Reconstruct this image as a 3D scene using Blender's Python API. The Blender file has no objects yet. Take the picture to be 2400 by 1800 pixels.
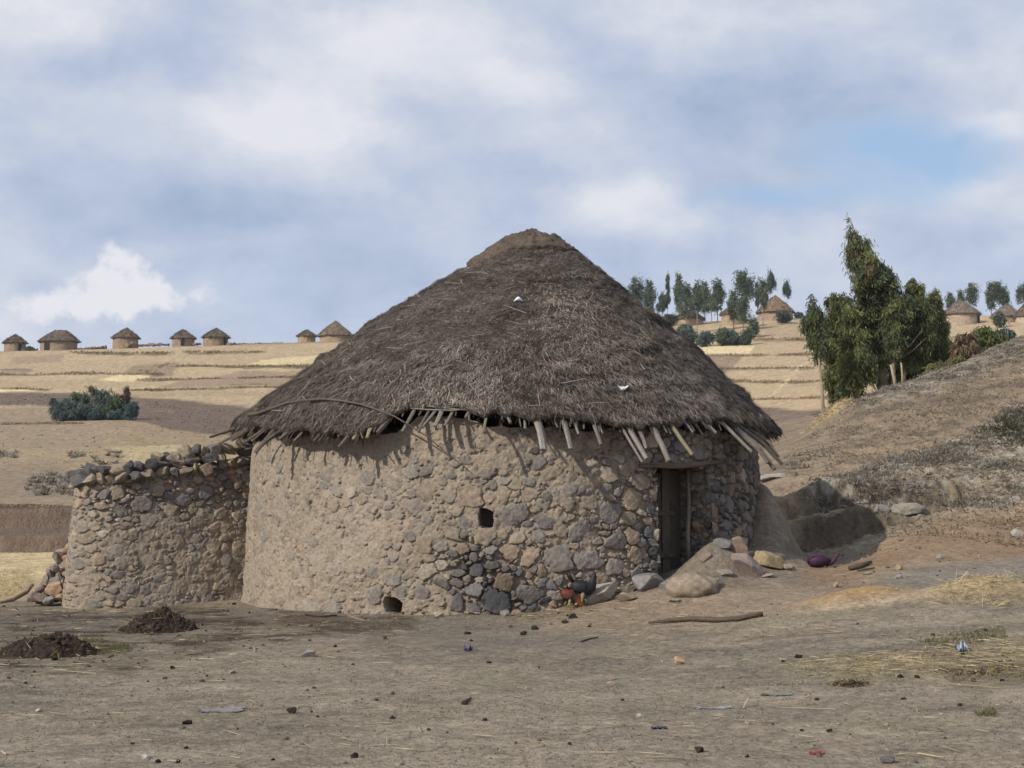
import bpy, math, random
import numpy as np
from mathutils import Vector

SC = bpy.context.scene
COL = SC.collection
R = math.radians
RNG = np.random.default_rng(7)

# ------------------------------------------------------------------ camera
F = 3800.0                 # focal length in photo pixels (2400 wide)
CAMZ = 1.5
PITCH = math.atan(290 / F)  # eye level sits at row 1190 of the photo
cam_d = bpy.data.cameras.new('camera')
cam = bpy.data.objects.new('camera', cam_d)
COL.objects.link(cam)
cam_d.sensor_width = 36.0
cam_d.lens = 36.0 * F / 2400.0
cam_d.clip_start = 0.1
cam_d.clip_end = 6000
cam.location = (0, 0, CAMZ)
cam.rotation_euler = (R(90) + PITCH, 0, 0)
SC.camera = cam

# ------------------------------------------------------------------ light
SUN_EL, SUN_AZ = 33.0, 53.0     # sun stands behind the camera, well to its left
sd = Vector((-math.sin(R(SUN_AZ)) * math.cos(R(SUN_EL)), -math.cos(R(SUN_AZ)) * math.cos(R(SUN_EL)), math.sin(R(SUN_EL))))
sun_d = bpy.data.lights.new('sun', 'SUN')
sun_d.energy = 4.0
sun_d.angle = R(0.6)
sun_d.color = (1.0, 0.92, 0.81)
sun = bpy.data.objects.new('sun', sun_d)
sun.rotation_euler = sd.to_track_quat('Z', 'Y').to_euler()
sun.location = (-20, -20, 40)
COL.objects.link(sun)
SC.view_settings.view_transform = 'Standard'
SC.view_settings.look = 'None'
SC.view_settings.exposure = 0.0
SC.view_settings.gamma = 1.0
SC.cycles.use_denoising = True
SC.cycles.max_bounces = 6
SC.cycles.volume_bounces = 0


def ray(u, v):
    xc, yc = (u - 1200) / F, -(v - 900) / F
    d = (xc, math.cos(PITCH) - yc * math.sin(PITCH), math.sin(PITCH) + yc * math.cos(PITCH))
    return (d[0] / d[1], d[2] / d[1])           # dx/dY, dz/dY


def P(u, v, Y):
    a, b = ray(u, v)
    return np.array((a * Y, Y, CAMZ + b * Y))


# ------------------------------------------------------------------ sky with clouds (world)
world = bpy.data.worlds.new('World')
SC.world = world
world.use_nodes = True
wt = world.node_tree
wt.nodes.clear()
WN = wt.nodes.new
WL = wt.links.new


def wmath(op, a, b=None, clamp=False):
    n = WN('ShaderNodeMath')
    n.operation = op
    n.use_clamp = clamp
    for i, x in enumerate((a, b)):
        if x is None:
            continue
        if isinstance(x, (int, float)):
            n.inputs[i].default_value = x
        else:
            WL(x, n.inputs[i])
    return n.outputs[0]


def wvec(op, a, b):
    n = WN('ShaderNodeVectorMath')
    n.operation = op
    for i, x in enumerate((a, b)):
        if isinstance(x, tuple):
            n.inputs[i].default_value = x
        elif x is not None:
            WL(x, n.inputs[i])
    return n.outputs['Value'] if op == 'LENGTH' else n.outputs[0]


def wnoise(vec, scale, detail, rough=0.55, dist=0.0):
    n = WN('ShaderNodeTexNoise')
    n.inputs['Scale'].default_value = scale
    n.inputs['Detail'].default_value = detail
    n.inputs['Roughness'].default_value = rough
    n.inputs['Distortion'].default_value = dist
    WL(vec, n.inputs['Vector'])
    return n


def wmix(f, a, b):
    n = WN('ShaderNodeMix')
    n.data_type = 'RGBA'
    n.clamp_factor = True
    if isinstance(f, (int, float)):
        n.inputs[0].default_value = f
    else:
        WL(f, n.inputs[0])
    for i, x in ((6, a), (7, b)):
        if isinstance(x, tuple):
            n.inputs[i].default_value = x
        else:
            WL(x, n.inputs[i])
    return n.outputs[2]


tc = WN('ShaderNodeTexCoord')
dirv = tc.outputs['Generated']
sky = WN('ShaderNodeTexSky')
sky.sky_type = 'NISHITA'
sky.sun_disc = False
sky.sun_elevation = R(SUN_EL)
sky.sun_rotation = R(180 + SUN_AZ)
sky.altitude = 2500
sky.air_density = 1.0
sky.dust_density = 1.0
warpn = wnoise(dirv, 7.0, 5, 0.6)
warp = wvec('MULTIPLY', wvec('SUBTRACT', warpn.outputs['Color'], (0.5, 0.5, 0.5)), (0.10, 0.10, 0.06))
wd = wvec('ADD', dirv, warp)


def blob(u, v, ru, rv, amp):
    a, b = ray(u, v)
    l = math.sqrt(a * a + 1 + b * b)
    c = (a / l, 1 / l, b / l)
    q = wvec('MULTIPLY', wvec('SUBTRACT', wd, c), (F / ru, 6.0, F / rv))
    ln = wvec('LENGTH', q, None)
    m = WN('ShaderNodeMapRange')
    m.interpolation_type = 'SMOOTHERSTEP'
    m.inputs['From Min'].default_value = 0
    m.inputs['From Max'].default_value = 1.35
    m.inputs['To Min'].default_value = amp
    m.inputs['To Max'].default_value = 0
    WL(ln, m.inputs['Value'])
    return m.outputs[0]


def addall(lst, base):
    s = base
    for x in lst:
        s = wmath('ADD', s, x)
    return s


mapn = WN('ShaderNodeMapping')
mapn.inputs['Scale'].default_value = (1.0, 1.0, 1.7)
WL(wvec('ADD', dirv, wvec('MULTIPLY', warp, (0.35, 0.35, 0.35))), mapn.inputs['Vector'])
n1 = wnoise(mapn.outputs[0], 5.5, 6, 0.52).outputs['Fac']
n2 = wnoise(mapn.outputs[0], 15.0, 8, 0.60).outputs['Fac']
n3 = wnoise(mapn.outputs[0], 42.0, 8, 0.62).outputs['Fac']
bright = wmath('ADD', wmath('MULTIPLY', wmath('SUBTRACT', n1, 0.5), 1.3), wmath('ADD', wmath('MULTIPLY', wmath('SUBTRACT', n2, 0.5), 0.80), wmath('MULTIPLY', wmath('SUBTRACT', n3, 0.5), 0.32)))
bright = addall([
    blob(950, 80, 300, 130, .42), blob(1170, 205, 200, 75, .34), blob(690, 275, 330, 110, .34),
    blob(80, 60, 260, 120, .26), blob(1750, 40, 600, 90, .16), blob(1500, 510, 260, 85, .42),
    blob(2280, 470, 240, 90, .28), blob(2330, 290, 130, 50, .36), blob(1900, 560, 200, 60, .22),
    blob(240, 480, 480, 110, -.36), blob(1850, 270, 500, 110, -.26), blob(330, 175, 360, 70, -.27),
    blob(700, 500, 380, 90, -.24), blob(650, 620, 420, 70, -.22), blob(1750, 500, 200, 50, -.1), blob(1150, 420, 250, 60, -.14),
    blob(2300, 620, 320, 60, .05), blob(1450, 620, 300, 40, -.05)], wmath('ADD', bright, 0.52))
bright = wmath('ADD', bright, 0.0, clamp=True)
cum_n = wnoise(dirv, 38.0, 8, 0.62).outputs['Fac']
cum = addall([blob(335, 595, 105, 95, 1.3), blob(290, 665, 265, 90, 1.25), blob(120, 715, 220, 55, .9), blob(450, 705, 180, 62, .8)],
             wmath('MULTIPLY', wmath('SUBTRACT', cum_n, 0.70), 4.2))
cm = WN('ShaderNodeMapRange')
cm.interpolation_type = 'SMOOTHSTEP'
cm.inputs['From Min'].default_value = -0.05
cm.inputs['From Max'].default_value = 0.9
WL(cum, cm.inputs['Value'])
blue = addall([blob(2130, 365, 300, 95, 1.15), blob(1760, 480, 200, 36, .75), blob(2000, 480, 260, 55, .55), blob(2360, 400, 160, 40, .3), blob(470, 690, 400, 90, .18),
               blob(60, 590, 260, 60, .2)], wmath('MULTIPLY', wmath('SUBTRACT', n2, 0.58), 1.2))
blue = wmath('ADD', blue, 0.0, clamp=True)
rampn = WN('ShaderNodeValToRGB')
cr = rampn.color_ramp
cr.elements[0].position = 0.02
cr.elements[0].color = (3.75, 4.65, 6.45, 1)
cr.elements[1].position = 0.95
cr.elements[1].color = (8.3, 8.3, 8.9, 1)
e = cr.elements.new(0.38)
e.color = (5.15, 5.85, 7.4, 1)
e = cr.elements.new(0.62)
e.color = (6.3, 6.8, 7.85, 1)
WL(bright, rampn.inputs[0])
cloudc = wmix(blue, rampn.outputs[0], wmix(0.2, (4.1, 5.9, 8.3, 1), sky.outputs[0]))
cloudc = wmix(cm.outputs[0], cloudc, (8.6, 8.5, 8.9, 1))
skyc = wmix(0.93, sky.outputs[0], cloudc)
bg = WN('ShaderNodeBackground')
bg.inputs['Strength'].default_value = 0.1
WL(skyc, bg.inputs['Color'])
wo = WN('ShaderNodeOutputWorld')
WL(bg.outputs[0], wo.inputs['Surface'])


# ------------------------------------------------------------------ numeric helpers
def _hash(ix, iy, seed):
    h = (ix.astype(np.int64) * 374761393 + iy.astype(np.int64) * 668265263 + seed * 2147483647) & 0xffffffff
    h = ((h ^ (h >> 13)) * 1274126177) & 0xffffffff
    h = h ^ (h >> 16)
    return (h & 0xffffff) / float(0xffffff)


def vnoise(x, y, seed=0):
    x = np.asarray(x, float)
    y = np.asarray(y, float)
    ix, iy = np.floor(x), np.floor(y)
    fx, fy = x - ix, y - iy
    fx = fx * fx * fx * (fx * (fx * 6 - 15) + 10)
    fy = fy * fy * fy * (fy * (fy * 6 - 15) + 10)
    a, b = _hash(ix, iy, seed), _hash(ix + 1, iy, seed)
    c, d = _hash(ix, iy + 1, seed), _hash(ix + 1, iy + 1, seed)
    return (a + (b - a) * fx) + ((c + (d - c) * fx) - (a + (b - a) * fx)) * fy


def fbm(x, y, oct=4, seed=0, gain=0.5):
    s, amp, tot = 0, 1.0, 0.0
    for o in range(oct):
        s = s + amp * (vnoise(x * 2 ** o + 17.3 * o, y * 2 ** o - 9.1 * o, seed + o) - 0.5) * 2
        tot += amp
        amp *= gain
    return s / tot


def sst(a, b, x):
    t = np.clip((x - a) / (b - a), 0, 1)
    return t * t * (3 - 2 * t)


def lerp(a, b, t):
    return a + (b - a) * t


def pchip(x, y, xi):
    """monotone cubic; y (n, ...) ; xi (m,)"""
    x = np.asarray(x, float)
    y = np.asarray(y, float)
    h = np.diff(x)
    hh = h.reshape((-1,) + (1,) * (y.ndim - 1))
    d = np.diff(y, axis=0) / hh
    m = np.zeros_like(y)
    a, b = d[:-1], d[1:]
    ok = a * b > 0
    w1, w2 = 2 * hh[1:] + hh[:-1], hh[1:] + 2 * hh[:-1]
    with np.errstate(divide='ignore', invalid='ignore'):
        mm = (w1 + w2) / (w1 / a + w2 / b)
    m[1:-1] = np.where(ok, mm, 0)
    m[0], m[-1] = d[0], d[-1]
    xi = np.clip(xi, x[0], x[-1])
    k = np.clip(np.searchsorted(x, xi, side='right') - 1, 0, len(x) - 2)
    sh = (-1,) + (1,) * (y.ndim - 1)
    t = ((xi - x[k]) / h[k]).reshape(sh)
    hk = h[k].reshape(sh)
    return ((2 * t**3 - 3 * t**2 + 1) * y[k] + (t**3 - 2 * t**2 + t) * hk * m[k]
            + (-2 * t**3 + 3 * t**2) * y[k + 1] + (t**3 - t**2) * hk * m[k + 1])


def srgb(r, g, b):
    f = lambda c: (c / 255 / 12.92) if c <= 10 else ((c / 255 + 0.055) / 1.055) ** 2.4
    return np.array((f(r), f(g), f(b)))


# ------------------------------------------------------------------ object helpers
def tag(o, label=None, cat=None, group=None, kind=None):
    if label:
        o['label'] = label
    if cat:
        o['category'] = cat
    if group:
        o['group'] = group
    if kind:
        o['kind'] = kind
    return o


def thing(name, loc, label, cat, group=None):
    o = bpy.data.objects.new(name, None)
    o.empty_display_size = 0.2
    o.location = tuple(map(float, loc))
    COL.objects.link(o)
    return tag(o, label, cat, group)


def mk(name, V, Fs, mat, col=None, parent=None, loc=(0, 0, 0), smooth=True, rel=True):
    """one mesh object; V in world space when rel, made relative to the parent's or its own location"""
    V = np.asarray(V, float)
    org = np.array(parent.location if parent is not None else loc, float)
    if parent is not None and parent.parent is not None:
        org = org + np.array(parent.parent.location, float)
    if rel:
        V = V - org
    if not isinstance(Fs, list):
        Fs = [Fs]
    Fs = [np.asarray(f, np.int32) for f in Fs if len(f)]
    me = bpy.data.meshes.new(name)
    me.vertices.add(len(V))
    me.vertices.foreach_set('co', V.astype(np.float32).ravel())
    nl = sum(f.size for f in Fs)
    npoly = sum(len(f) for f in Fs)
    me.loops.add(nl)
    me.loops.foreach_set('vertex_index', np.concatenate([f.ravel() for f in Fs]))
    me.polygons.add(npoly)
    tot = np.concatenate([np.full(len(f), f.shape[1], np.int32) for f in Fs])
    start = np.concatenate([[0], np.cumsum(tot)[:-1]]).astype(np.int32)
    me.polygons.foreach_set('loop_start', start)
    me.polygons.foreach_set('use_smooth', np.full(npoly, bool(smooth)))
    me.update(calc_edges=True)
    if col is not None:
        col = np.asarray(col, float)
        if col.ndim == 1:
            col = np.tile(col, (len(V), 1))
        ca = me.color_attributes.new('Col', 'FLOAT_COLOR', 'POINT')
        ca.data.foreach_set('color', np.concatenate([np.clip(col, 0.002, 1), np.ones((len(V), 1))], 1).astype(np.float32).ravel())
    me.materials.append(mat)
    o = bpy.data.objects.new(name, me)
    COL.objects.link(o)
    if parent is not None:
        o.parent = parent
    else:
        o.location = tuple(map(float, loc))
    return o


def mat(name, bump=((60, .4, .01),), var=0.2, vscale=8.0, rough=1.0, spec=0.15, sheen=0.0, trans=0.0, vdetail=5):
    """albedo from the mesh's own colour attribute, varied by noise; relief from a stack of noises"""
    m = bpy.data.materials.new(name)
    m.use_nodes = True
    t = m.node_tree
    b = t.nodes['Principled BSDF']
    b.inputs['Roughness'].default_value = rough
    b.inputs['Specular IOR Level'].default_value = spec
    at = t.nodes.new('ShaderNodeAttribute')
    at.attribute_name = 'Col'
    tcn = t.nodes.new('ShaderNodeTexCoord')
    n = t.nodes.new('ShaderNodeTexNoise')
    n.inputs['Scale'].default_value = vscale
    n.inputs['Detail'].default_value = vdetail
    n.inputs['Roughness'].default_value = 0.65
    t.links.new(tcn.outputs['Object'], n.inputs['Vector'])
    mr = t.nodes.new('ShaderNodeMapRange')
    mr.inputs['From Min'].default_value = 0.3
    mr.inputs['From Max'].default_value = 0.7
    mr.inputs['To Min'].default_value = 1 - var
    mr.inputs['To Max'].default_value = 1 + var
    t.links.new(n.outputs['Fac'], mr.inputs['Value'])
    mx = t.nodes.new('ShaderNodeVectorMath')
    mx.operation = 'SCALE'
    t.links.new(at.outputs['Color'], mx.inputs[0])
    t.links.new(mr.outputs[0], mx.inputs['Scale'])
    t.links.new(mx.outputs[0], b.inputs['Base Color'])
    prev = None
    for sc_, st, di in bump:
        nn = t.nodes.new('ShaderNodeTexNoise')
        nn.inputs['Scale'].default_value = sc_
        nn.inputs['Detail'].default_value = 4
        nn.inputs['Roughness'].default_value = 0.6
        t.links.new(tcn.outputs['Object'], nn.inputs['Vector'])
        bp = t.nodes.new('ShaderNodeBump')
        bp.inputs['Strength'].default_value = st
        bp.inputs['Distance'].default_value = di
        t.links.new(nn.outputs['Fac'], bp.inputs['Height'])
        if prev:
            t.links.new(prev.outputs[0], bp.inputs['Normal'])
        prev = bp
    if prev:
        t.links.new(prev.outputs[0], b.inputs['Normal'])
    if trans > 0:
        out = t.nodes['Material Output']
        tr = t.nodes.new('ShaderNodeBsdfTranslucent')
        t.links.new(mx.outputs[0], tr.inputs['Color'])
        ms = t.nodes.new('ShaderNodeMixShader')
        ms.inputs[0].default_value = trans
        t.links.new(b.outputs[0], ms.inputs[1])
        t.links.new(tr.outputs[0], ms.inputs[2])
        t.links.new(ms.outputs[0], out.inputs['Surface'])
    return m


M_GROUND = mat('bare_earth', ((5, .6, .06), (28, 1.0, .02), (110, .8, .006)), .34, 16, vdetail=9)
M_HILL = mat('farm_fields', ((.7, .5, .5), (3.5, .6, .2), (14, .7, .06)), .24, 2.2, vdetail=10)
M_WALL = mat('mud_and_stone', ((35, .5, .012), (120, .5, .005)), .22, 22)
M_STONE = mat('field_stone', ((14, .5, .02), (60, .5, .008)), .25, 18)
M_THATCH = mat('old_thatch', ((30, .6, .03),), .30, 14)
M_STRAWROOF = mat('thatch_straw', (), .15, 5)
M_WOOD = mat('weathered_wood', ((50, .5, .01),), .25, 30)
M_DUNG = mat('dung_and_soil', ((25, .8, .03), (90, .6, .01)), .35, 25)
M_LEAF = mat('eucalyptus_leaf', (), .15, 2, rough=.6, spec=.3, trans=.45)
M_DRY = mat('dry_straw', (), .15, 4, rough=.8, spec=.2, trans=.15)
M_BARK = mat('pale_bark', ((20, .5, .02),), .25, 9)
M_FARWALL = mat('far_hut_wall', ((3, .6, .15), (8, .6, .05)), .25, 2.5)
M_FARTHATCH = mat('far_hut_thatch', ((4, .6, .12), (12, .6, .05)), .2, 3)
M_PLASTIC = mat('thin_plastic', ((30, .4, .01),), .2, 20, rough=.6, spec=.25)
M_FEATHER = mat('feathers', ((120, .4, .005),), .2, 60, rough=.6, spec=.3)


def grid_faces(nx, ny, wrap=False):
    i = np.arange(nx if wrap else nx - 1)
    j = np.arange(ny - 1)
    I, J = np.meshgrid(i, j, indexing='ij')
    I2 = (I + 1) % nx
    return np.stack([I * ny + J, I2 * ny + J, I2 * ny + J + 1, I * ny + J + 1], -1).reshape(-1, 4)


def unit(a):
    return a / np.maximum(np.linalg.norm(a, axis=-1, keepdims=True), 1e-9)


def blades(P0, D, L, W, C, side=None, seg=1, bend=None):
    """flat tapering blades rooted at P0 along D; returns V, F, C"""
    n = len(P0)
    D = unit(D)
    if side is None:
        side = np.cross(D, RNG.normal(size=(n, 3)))
    side = unit(side) * (W[:, None] * 0.5)
    P1 = P0 + D * (L[:, None] * 0.5)
    P2 = P0 + D * L[:, None]
    if bend is not None:
        P1 = P1 + bend * 0.25
        P2 = P2 + bend
    V = np.stack([P0 - side * .8, P0 + side * .8, P1 + side, P1 - side, P2 + side * .35, P2 - side * .35], 1).reshape(-1, 3)
    k = np.arange(n)[:, None] * 6
    Fq = np.concatenate([k + np.array([[0, 1, 2, 3]]), k + np.array([[3, 2, 4, 5]])], 0)
    return V, Fq, np.repeat(C, 6, axis=0)


def join(parts):
    Vs, Fs, Cs, off = [], {3: [], 4: []}, [], 0
    for V, Fq, C in parts:
        V = np.asarray(V, float)
        for f in (Fq if isinstance(Fq, list) else [Fq]):
            f = np.asarray(f)
            if len(f):
                Fs[f.shape[1]].append(f + off)
        C = np.asarray(C, float)
        if C.ndim == 1:
            C = np.tile(C, (len(V), 1))
        Vs.append(V)
        Cs.append(C)
        off += len(V)
    return np.concatenate(Vs), [np.concatenate(x) for x in Fs.values() if x], np.concatenate(Cs)


def tube(pts, rad, n=7, flat=1.0, jitter=0.0, col=(.3, .3, .3), seed=0):
    """tapered tube with capped ends along pts"""
    rg = np.random.default_rng(seed)
    pts = np.asarray(pts, float)
    rad = np.broadcast_to(np.asarray(rad, float), (len(pts),))
    T = unit(np.gradient(pts, axis=0))
    up = np.array((0.13, 0.21, 1.0)) if abs(T[0, 2]) < .9 else np.array((1.0, .2, .1))
    A = unit(np.cross(T, up))
    B = np.cross(T, A)
    an = np.arange(n) / n * 2 * np.pi
    rr = 1 + jitter * rg.normal(size=(1, n)) + jitter * .5 * rg.normal(size=(len(pts), n))
    V = pts[:, None, :] + (A[:, None, :] * np.cos(an)[None, :, None] + B[:, None, :] * (np.sin(an) * flat)[None, :, None]) * (rad[:, None] * rr)[..., None]
    V = V.reshape(-1, 3)
    i = np.arange(len(pts) - 1)[:, None] * n
    j = np.arange(n)[None, :]
    j2 = (j + 1) % n
    Fq = np.stack([i + j, i + j2, i + n + j2, i + n + j], -1).reshape(-1, 4)
    V = np.concatenate([V, pts[:1], pts[-1:]])
    c0, c1 = len(V) - 2, len(V) - 1
    jj = np.arange(n)
    Ft = np.concatenate([np.stack([np.full(n, c0), (jj + 1) % n, jj], -1),
                         np.stack([np.full(n, c1), (len(pts) - 1) * n + jj, (len(pts) - 1) * n + (jj + 1) % n], -1)])
    C = np.tile(np.asarray(col, float), (len(V), 1)) * (1 + .12 * rg.normal(size=(len(V), 1)))
    return V, [Fq, Ft], C


def ico(sub):
    import bmesh
    bm = bmesh.new()
    bmesh.ops.create_icosphere(bm, subdivisions=sub, radius=1)
    V = np.array([v.co[:] for v in bm.verts])
    Fc = np.array([[v.index for v in f.verts] for f in bm.faces])
    bm.free()
    return V, Fc


ICO = {s: ico(s) for s in (2, 3, 4)}


def stone(c, size, seed, col, sub=3, cuts=9, rot=None, rough=.10):
    cuts = cuts + 5 if sub == 3 else cuts
    size = np.asarray(size, float) * 1.22
    """an angular field stone: a ball clipped by random planes and roughened"""
    rg = np.random.default_rng(seed)
    V, Fc = ICO[sub]
    V = V.copy()
    for _ in range(cuts):
        n = unit(rg.normal(size=3))
        d = rg.uniform(.42, .78)
        e = V @ n - d
        V = V - np.where(e > 0, e, 0)[:, None] * n * .97
    o = rg.uniform(0, 50, 2)
    V = V * (1 + rough * fbm(V[:, 0] * 2.6 + o[0] + V[:, 2] * 1.6, V[:, 1] * 2.6 + o[1] - V[:, 2] * 1.2, 4, seed % 97, .6))[:, None]
    a = rg.uniform(0, 6.28) if rot is None else rot
    V = V * np.asarray(size, float)
    V = np.stack([V[:, 0] * math.cos(a) - V[:, 1] * math.sin(a), V[:, 0] * math.sin(a) + V[:, 1] * math.cos(a), V[:, 2]], 1)
    C = np.tile(np.asarray(col, float), (len(V), 1)) * (1 + .18 * fbm(V[:, 0] * 14 + o[0], V[:, 2] * 14 + V[:, 1] * 9, 3, 5))[:, None]
    return V + np.asarray(c, float), Fc, C


# ------------------------------------------------------------------ terrain
TU = np.array([-900, 0, 600, 1200, 1600, 1850, 2100, 2400, 3000], float)
TY = np.array([2, 6, 9, 12, 15, 18, 21, 24, 28, 33, 38, 43, 50, 60, 80, 110, 150, 200, 250, 300, 340, 600], float)
_flat = lambda y, z: 1190 + (CAMZ - z) * F / y
TV = {
    -900: [None, None, None, 1662, 1556, 1486, 1440, 1408, 1378, 1338, 1300, 1268, 1236, 1180, 1110, 1040, 970, 905, 865, 832, 850, 990],
    0:    [None, None, None, 1662, 1556, 1486, 1440, 1410, 1378, 1338, 1296, 1265, 1232, 1180, 1112, 1045, 975, 905, 862, 824, 840, 985],
    600:  [None, None, None, 1660, 1555, 1482, 1426, 1392, 1350, 1310, 1275, 1245, 1212, 1165, 1100, 1035, 965, 893, 845, 806, 825, 980],
    1200: [None, None, None, 1659, 1550, 1473, 1398, 1345, 1300, 1268, 1238, 1212, 1180, 1140, 1080, 1020, 950, 880, 832, 785, 805, 970],
    1600: [None, None, None, 1652, 1535, 1440, 1332, 1277, 1230, 1190, 1160, 1135, 1100, 1062, 1020, 985, 925, 855, 808, 760, 780, 960],
    1850: [None, None, None, 1645, 1512, 1405, 1328, 1240, 1135, 1052, 1034, 1034, 1024, 1011, 985, 950, 900, 838, 795, 747, 770, 950],
    2100: [None, None, None, 1638, 1492, 1384, 1290, 1200, 1108, 1000, 905, 912, 925, 935, 925, 900, 860, 815, 785, 747, 770, 950],
    2400: [None, None, None, 1625, 1475, 1368, 1285, 1200, 1090, 962, 862, 792, 800, 830, 835, 825, 808, 785, 765, 738, 760, 940],
    3000: [None, None, None, 1600, 1440, 1335, 1255, 1160, 1020, 850, 720, 630, 610, 640, 680, 700, 710, 715, 720, 725, 750, 930],
}
ZT = np.zeros((len(TU), len(TY)))
for i_, u_ in enumerate(TU):
    for j_, y_ in enumerate(TY):
        v_ = TV[int(u_)][j_]
        zz = 0.0 if v_ is None else P(1200, v_, y_)[2]
        ZT[i_, j_] = zz
_LY = np.linspace(math.log(2), math.log(600), 700)
_LU = np.linspace(-900, 3000, 500)
_T1 = pchip(np.log(TY), ZT.T, _LY)               # (700, nu)
_T2 = pchip(TU, _T1.T, _LU)                      # (500, 700)


def bil(T, fi, fj):
    fi = np.clip(fi, 0, T.shape[0] - 1.001)
    fj = np.clip(fj, 0, T.shape[1] - 1.001)
    i, j = fi.astype(int), fj.astype(int)
    a, b = fi - i, fj - j
    return (T[i, j] * (1 - a) + T[i + 1, j] * a) * (1 - b) + (T[i, j + 1] * (1 - a) + T[i + 1, j + 1] * a) * b


HX, HY, HR = -0.09, 23.0, 3.55          # the round hut: centre and wall radius


def gauss(X, Y, cx, cy, rx, ry, rot=0.0):
    dx, dy = X - cx, Y - cy
    c, s = math.cos(rot), math.sin(rot)
    return np.exp(-(((dx * c + dy * s) / rx) ** 2 + ((-dx * s + dy * c) / ry) ** 2))


def zbase(X, Y):
    X = np.asarray(X, float)
    Y = np.maximum(np.asarray(Y, float), 2.0)
    u = 1200 + F * X / Y
    z = bil(_T2, (u + 900) / 3900 * 499, (np.log(Y) - _LY[0]) / (_LY[-1] - _LY[0]) * 699)
    z = np.where(Y <= 9, z * sst(4, 9, Y), z)
    return z


def pxy(u, v):
    """where the ray through a photo pixel meets the smooth ground"""
    a, b = ray(u, v)
    Y = np.exp(np.linspace(math.log(4), math.log(345), 4000))
    f = CAMZ + b * Y - zbase(a * Y, Y)
    k = np.where(f < 0)[0]
    y = Y[k[0]] if len(k) else 300.0
    return np.array((a * y, y))


_g = lambda u, v: tuple(pxy(u, v))
B_DOOR = P(1610, 1345, 20.1)[:2]
B_OCH = pxy(2020, 1405)
B_STR = pxy(2310, 1400)


def step(X, Y, cx0, cx1, ys, h, w, back=2.2, fade=1.6):
    m = sst(cx0 - .5, cx0, X) * sst(cx1 + fade, cx1, X)
    t = Y - ys
    s = sst(-w, w, t) - .5 * (1 + np.clip(t / back, -1, 1))
    return m * h * s


def feat(X, Y):
    """mounds, cuts and banks of the yard and the near slope"""
    z = 0.0
    r = np.hypot(X - HX, Y - HY)
    z = z + .40 * gauss(X, Y, B_DOOR[0] + .36, B_DOOR[1] + .0, .42, .40) + .14 * gauss(X, Y, B_DOOR[0] + .02, B_DOOR[1] - .8, .55, .35)           # earth heaped beside the door
    z = z + 1.0 * gauss(X, Y, 3.42, 22.2, .42, .9) * sst(.0, .5, r - 3.0)           # earth against the right of the hut
    z = z + .22 * gauss(X, Y, 3.0, 20.6, .6, .5)
    z = z - .30 * gauss(X, Y, 4.35, 22.3, .75, 1.2, -.2)                           # drain dug round the hut
    jit = .20 * fbm(X * 2.2, Y * 1.2, 3, 83) + .035 * fbm(X * 7, Y * 4, 2, 84)
    z = z + step(X, Y, 3.9, 5.1, 23.65 + jit, .36, .12, 1.3, .9)
    z = z + step(X, Y, 4.1, 6.6, 25.35 + 1.3 * jit + .10 * (X - 4), .46, .20, 1.25, 1.0)
    z = z + .16 * gauss(X, Y, 4.95, 25.85, .45, .4) + .10 * gauss(X, Y, 6.3, 26.1, .5, .4)
    z = z + (.07 * fbm(X * 3.6, Y * 3.6, 3, 85) + .045 * fbm(X * 9, Y * 8, 3, 86) + .02 * fbm(X * 22, Y * 16, 2, 87)) * sst(3.8, 4.4, X) * sst(22.6, 23.6, Y) * sst(30, 27, Y)
    z = z + .14 * gauss(X, Y, B_OCH[0], B_OCH[1], .55, .28) + .22 * gauss(X, Y, B_STR[0], B_STR[1], .75, .35)
    z = z + step(X, Y, -30, -7.2, 41.5 + .6 * np.sin(X * .7), .45, .25, 3.0) + step(X, Y, -30, -7.4, 53.0 + .9 * np.sin(X * .5), .8, .35, 4.0)
    # roughness
    n1 = fbm(X * .9, Y * .9, 4, 11)
    n2 = fbm(X * 3.1, Y * 3.1, 4, 23)
    near = sst(60, 25, Y)
    hill = sst(1850, 2050, 1200 + F * X / np.maximum(Y, 2) - (Y < 21) * 3000) * sst(22, 25, Y) * near
    z = z + near * (.030 * n1 + .012 * n2) + hill * (.10 * fbm(X * 1.1, Y * .8, 4, 31) + .06 * np.abs(fbm(X * 3.4, Y * 2.6, 3, 37)) + .035 * fbm(X * 9, Y * 6, 3, 38))
    far = sst(45, 90, Y)
    z = z + far * (.35 * fbm(X * .06, Y * .06, 3, 41) + .12 * fbm(X * .4, Y * .4, 3, 43))
    return z


def terr(X, Y):
    return zbase(X, Y) + feat(np.asarray(X, float), np.asarray(Y, float))


def gp(u, v):
    """ground point under a photo pixel, with all mounds"""
    a, b = ray(u, v)
    Y = np.exp(np.linspace(math.log(5), math.log(345), 3000))
    f = CAMZ + b * Y - terr(a * Y, Y)
    k = np.where(f < 0)[0]
    y = Y[k[0]] if len(k) else 302.0
    return np.array((a * y, y, float(terr(a * y, y))))


def poly_mask(u, v, pts, soft):
    """soft inside-test of a convex or mildly concave polygon given in photo pixels"""
    pts = np.asarray(pts, float)
    ins = np.zeros(np.shape(u), bool)
    dmin = np.full(np.shape(u), 1e9)
    n = len(pts)
    for i in range(n):
        x0, y0 = pts[i]
        x1, y1 = pts[(i + 1) % n]
        cond = ((y0 > v) != (y1 > v)) & (u < (x1 - x0) * (v - y0) / ((y1 - y0) if y1 != y0 else 1e-9) + x0)
        ins ^= cond
        ex, ey = x1 - x0, y1 - y0
        t = np.clip(((u - x0) * ex + (v - y0) * ey) / (ex * ex + ey * ey), 0, 1)
        dmin = np.minimum(dmin, np.hypot(u - x0 - t * ex, v - y0 - t * ey))
    return sst(-soft, soft, np.where(ins, dmin, -dmin))


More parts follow.
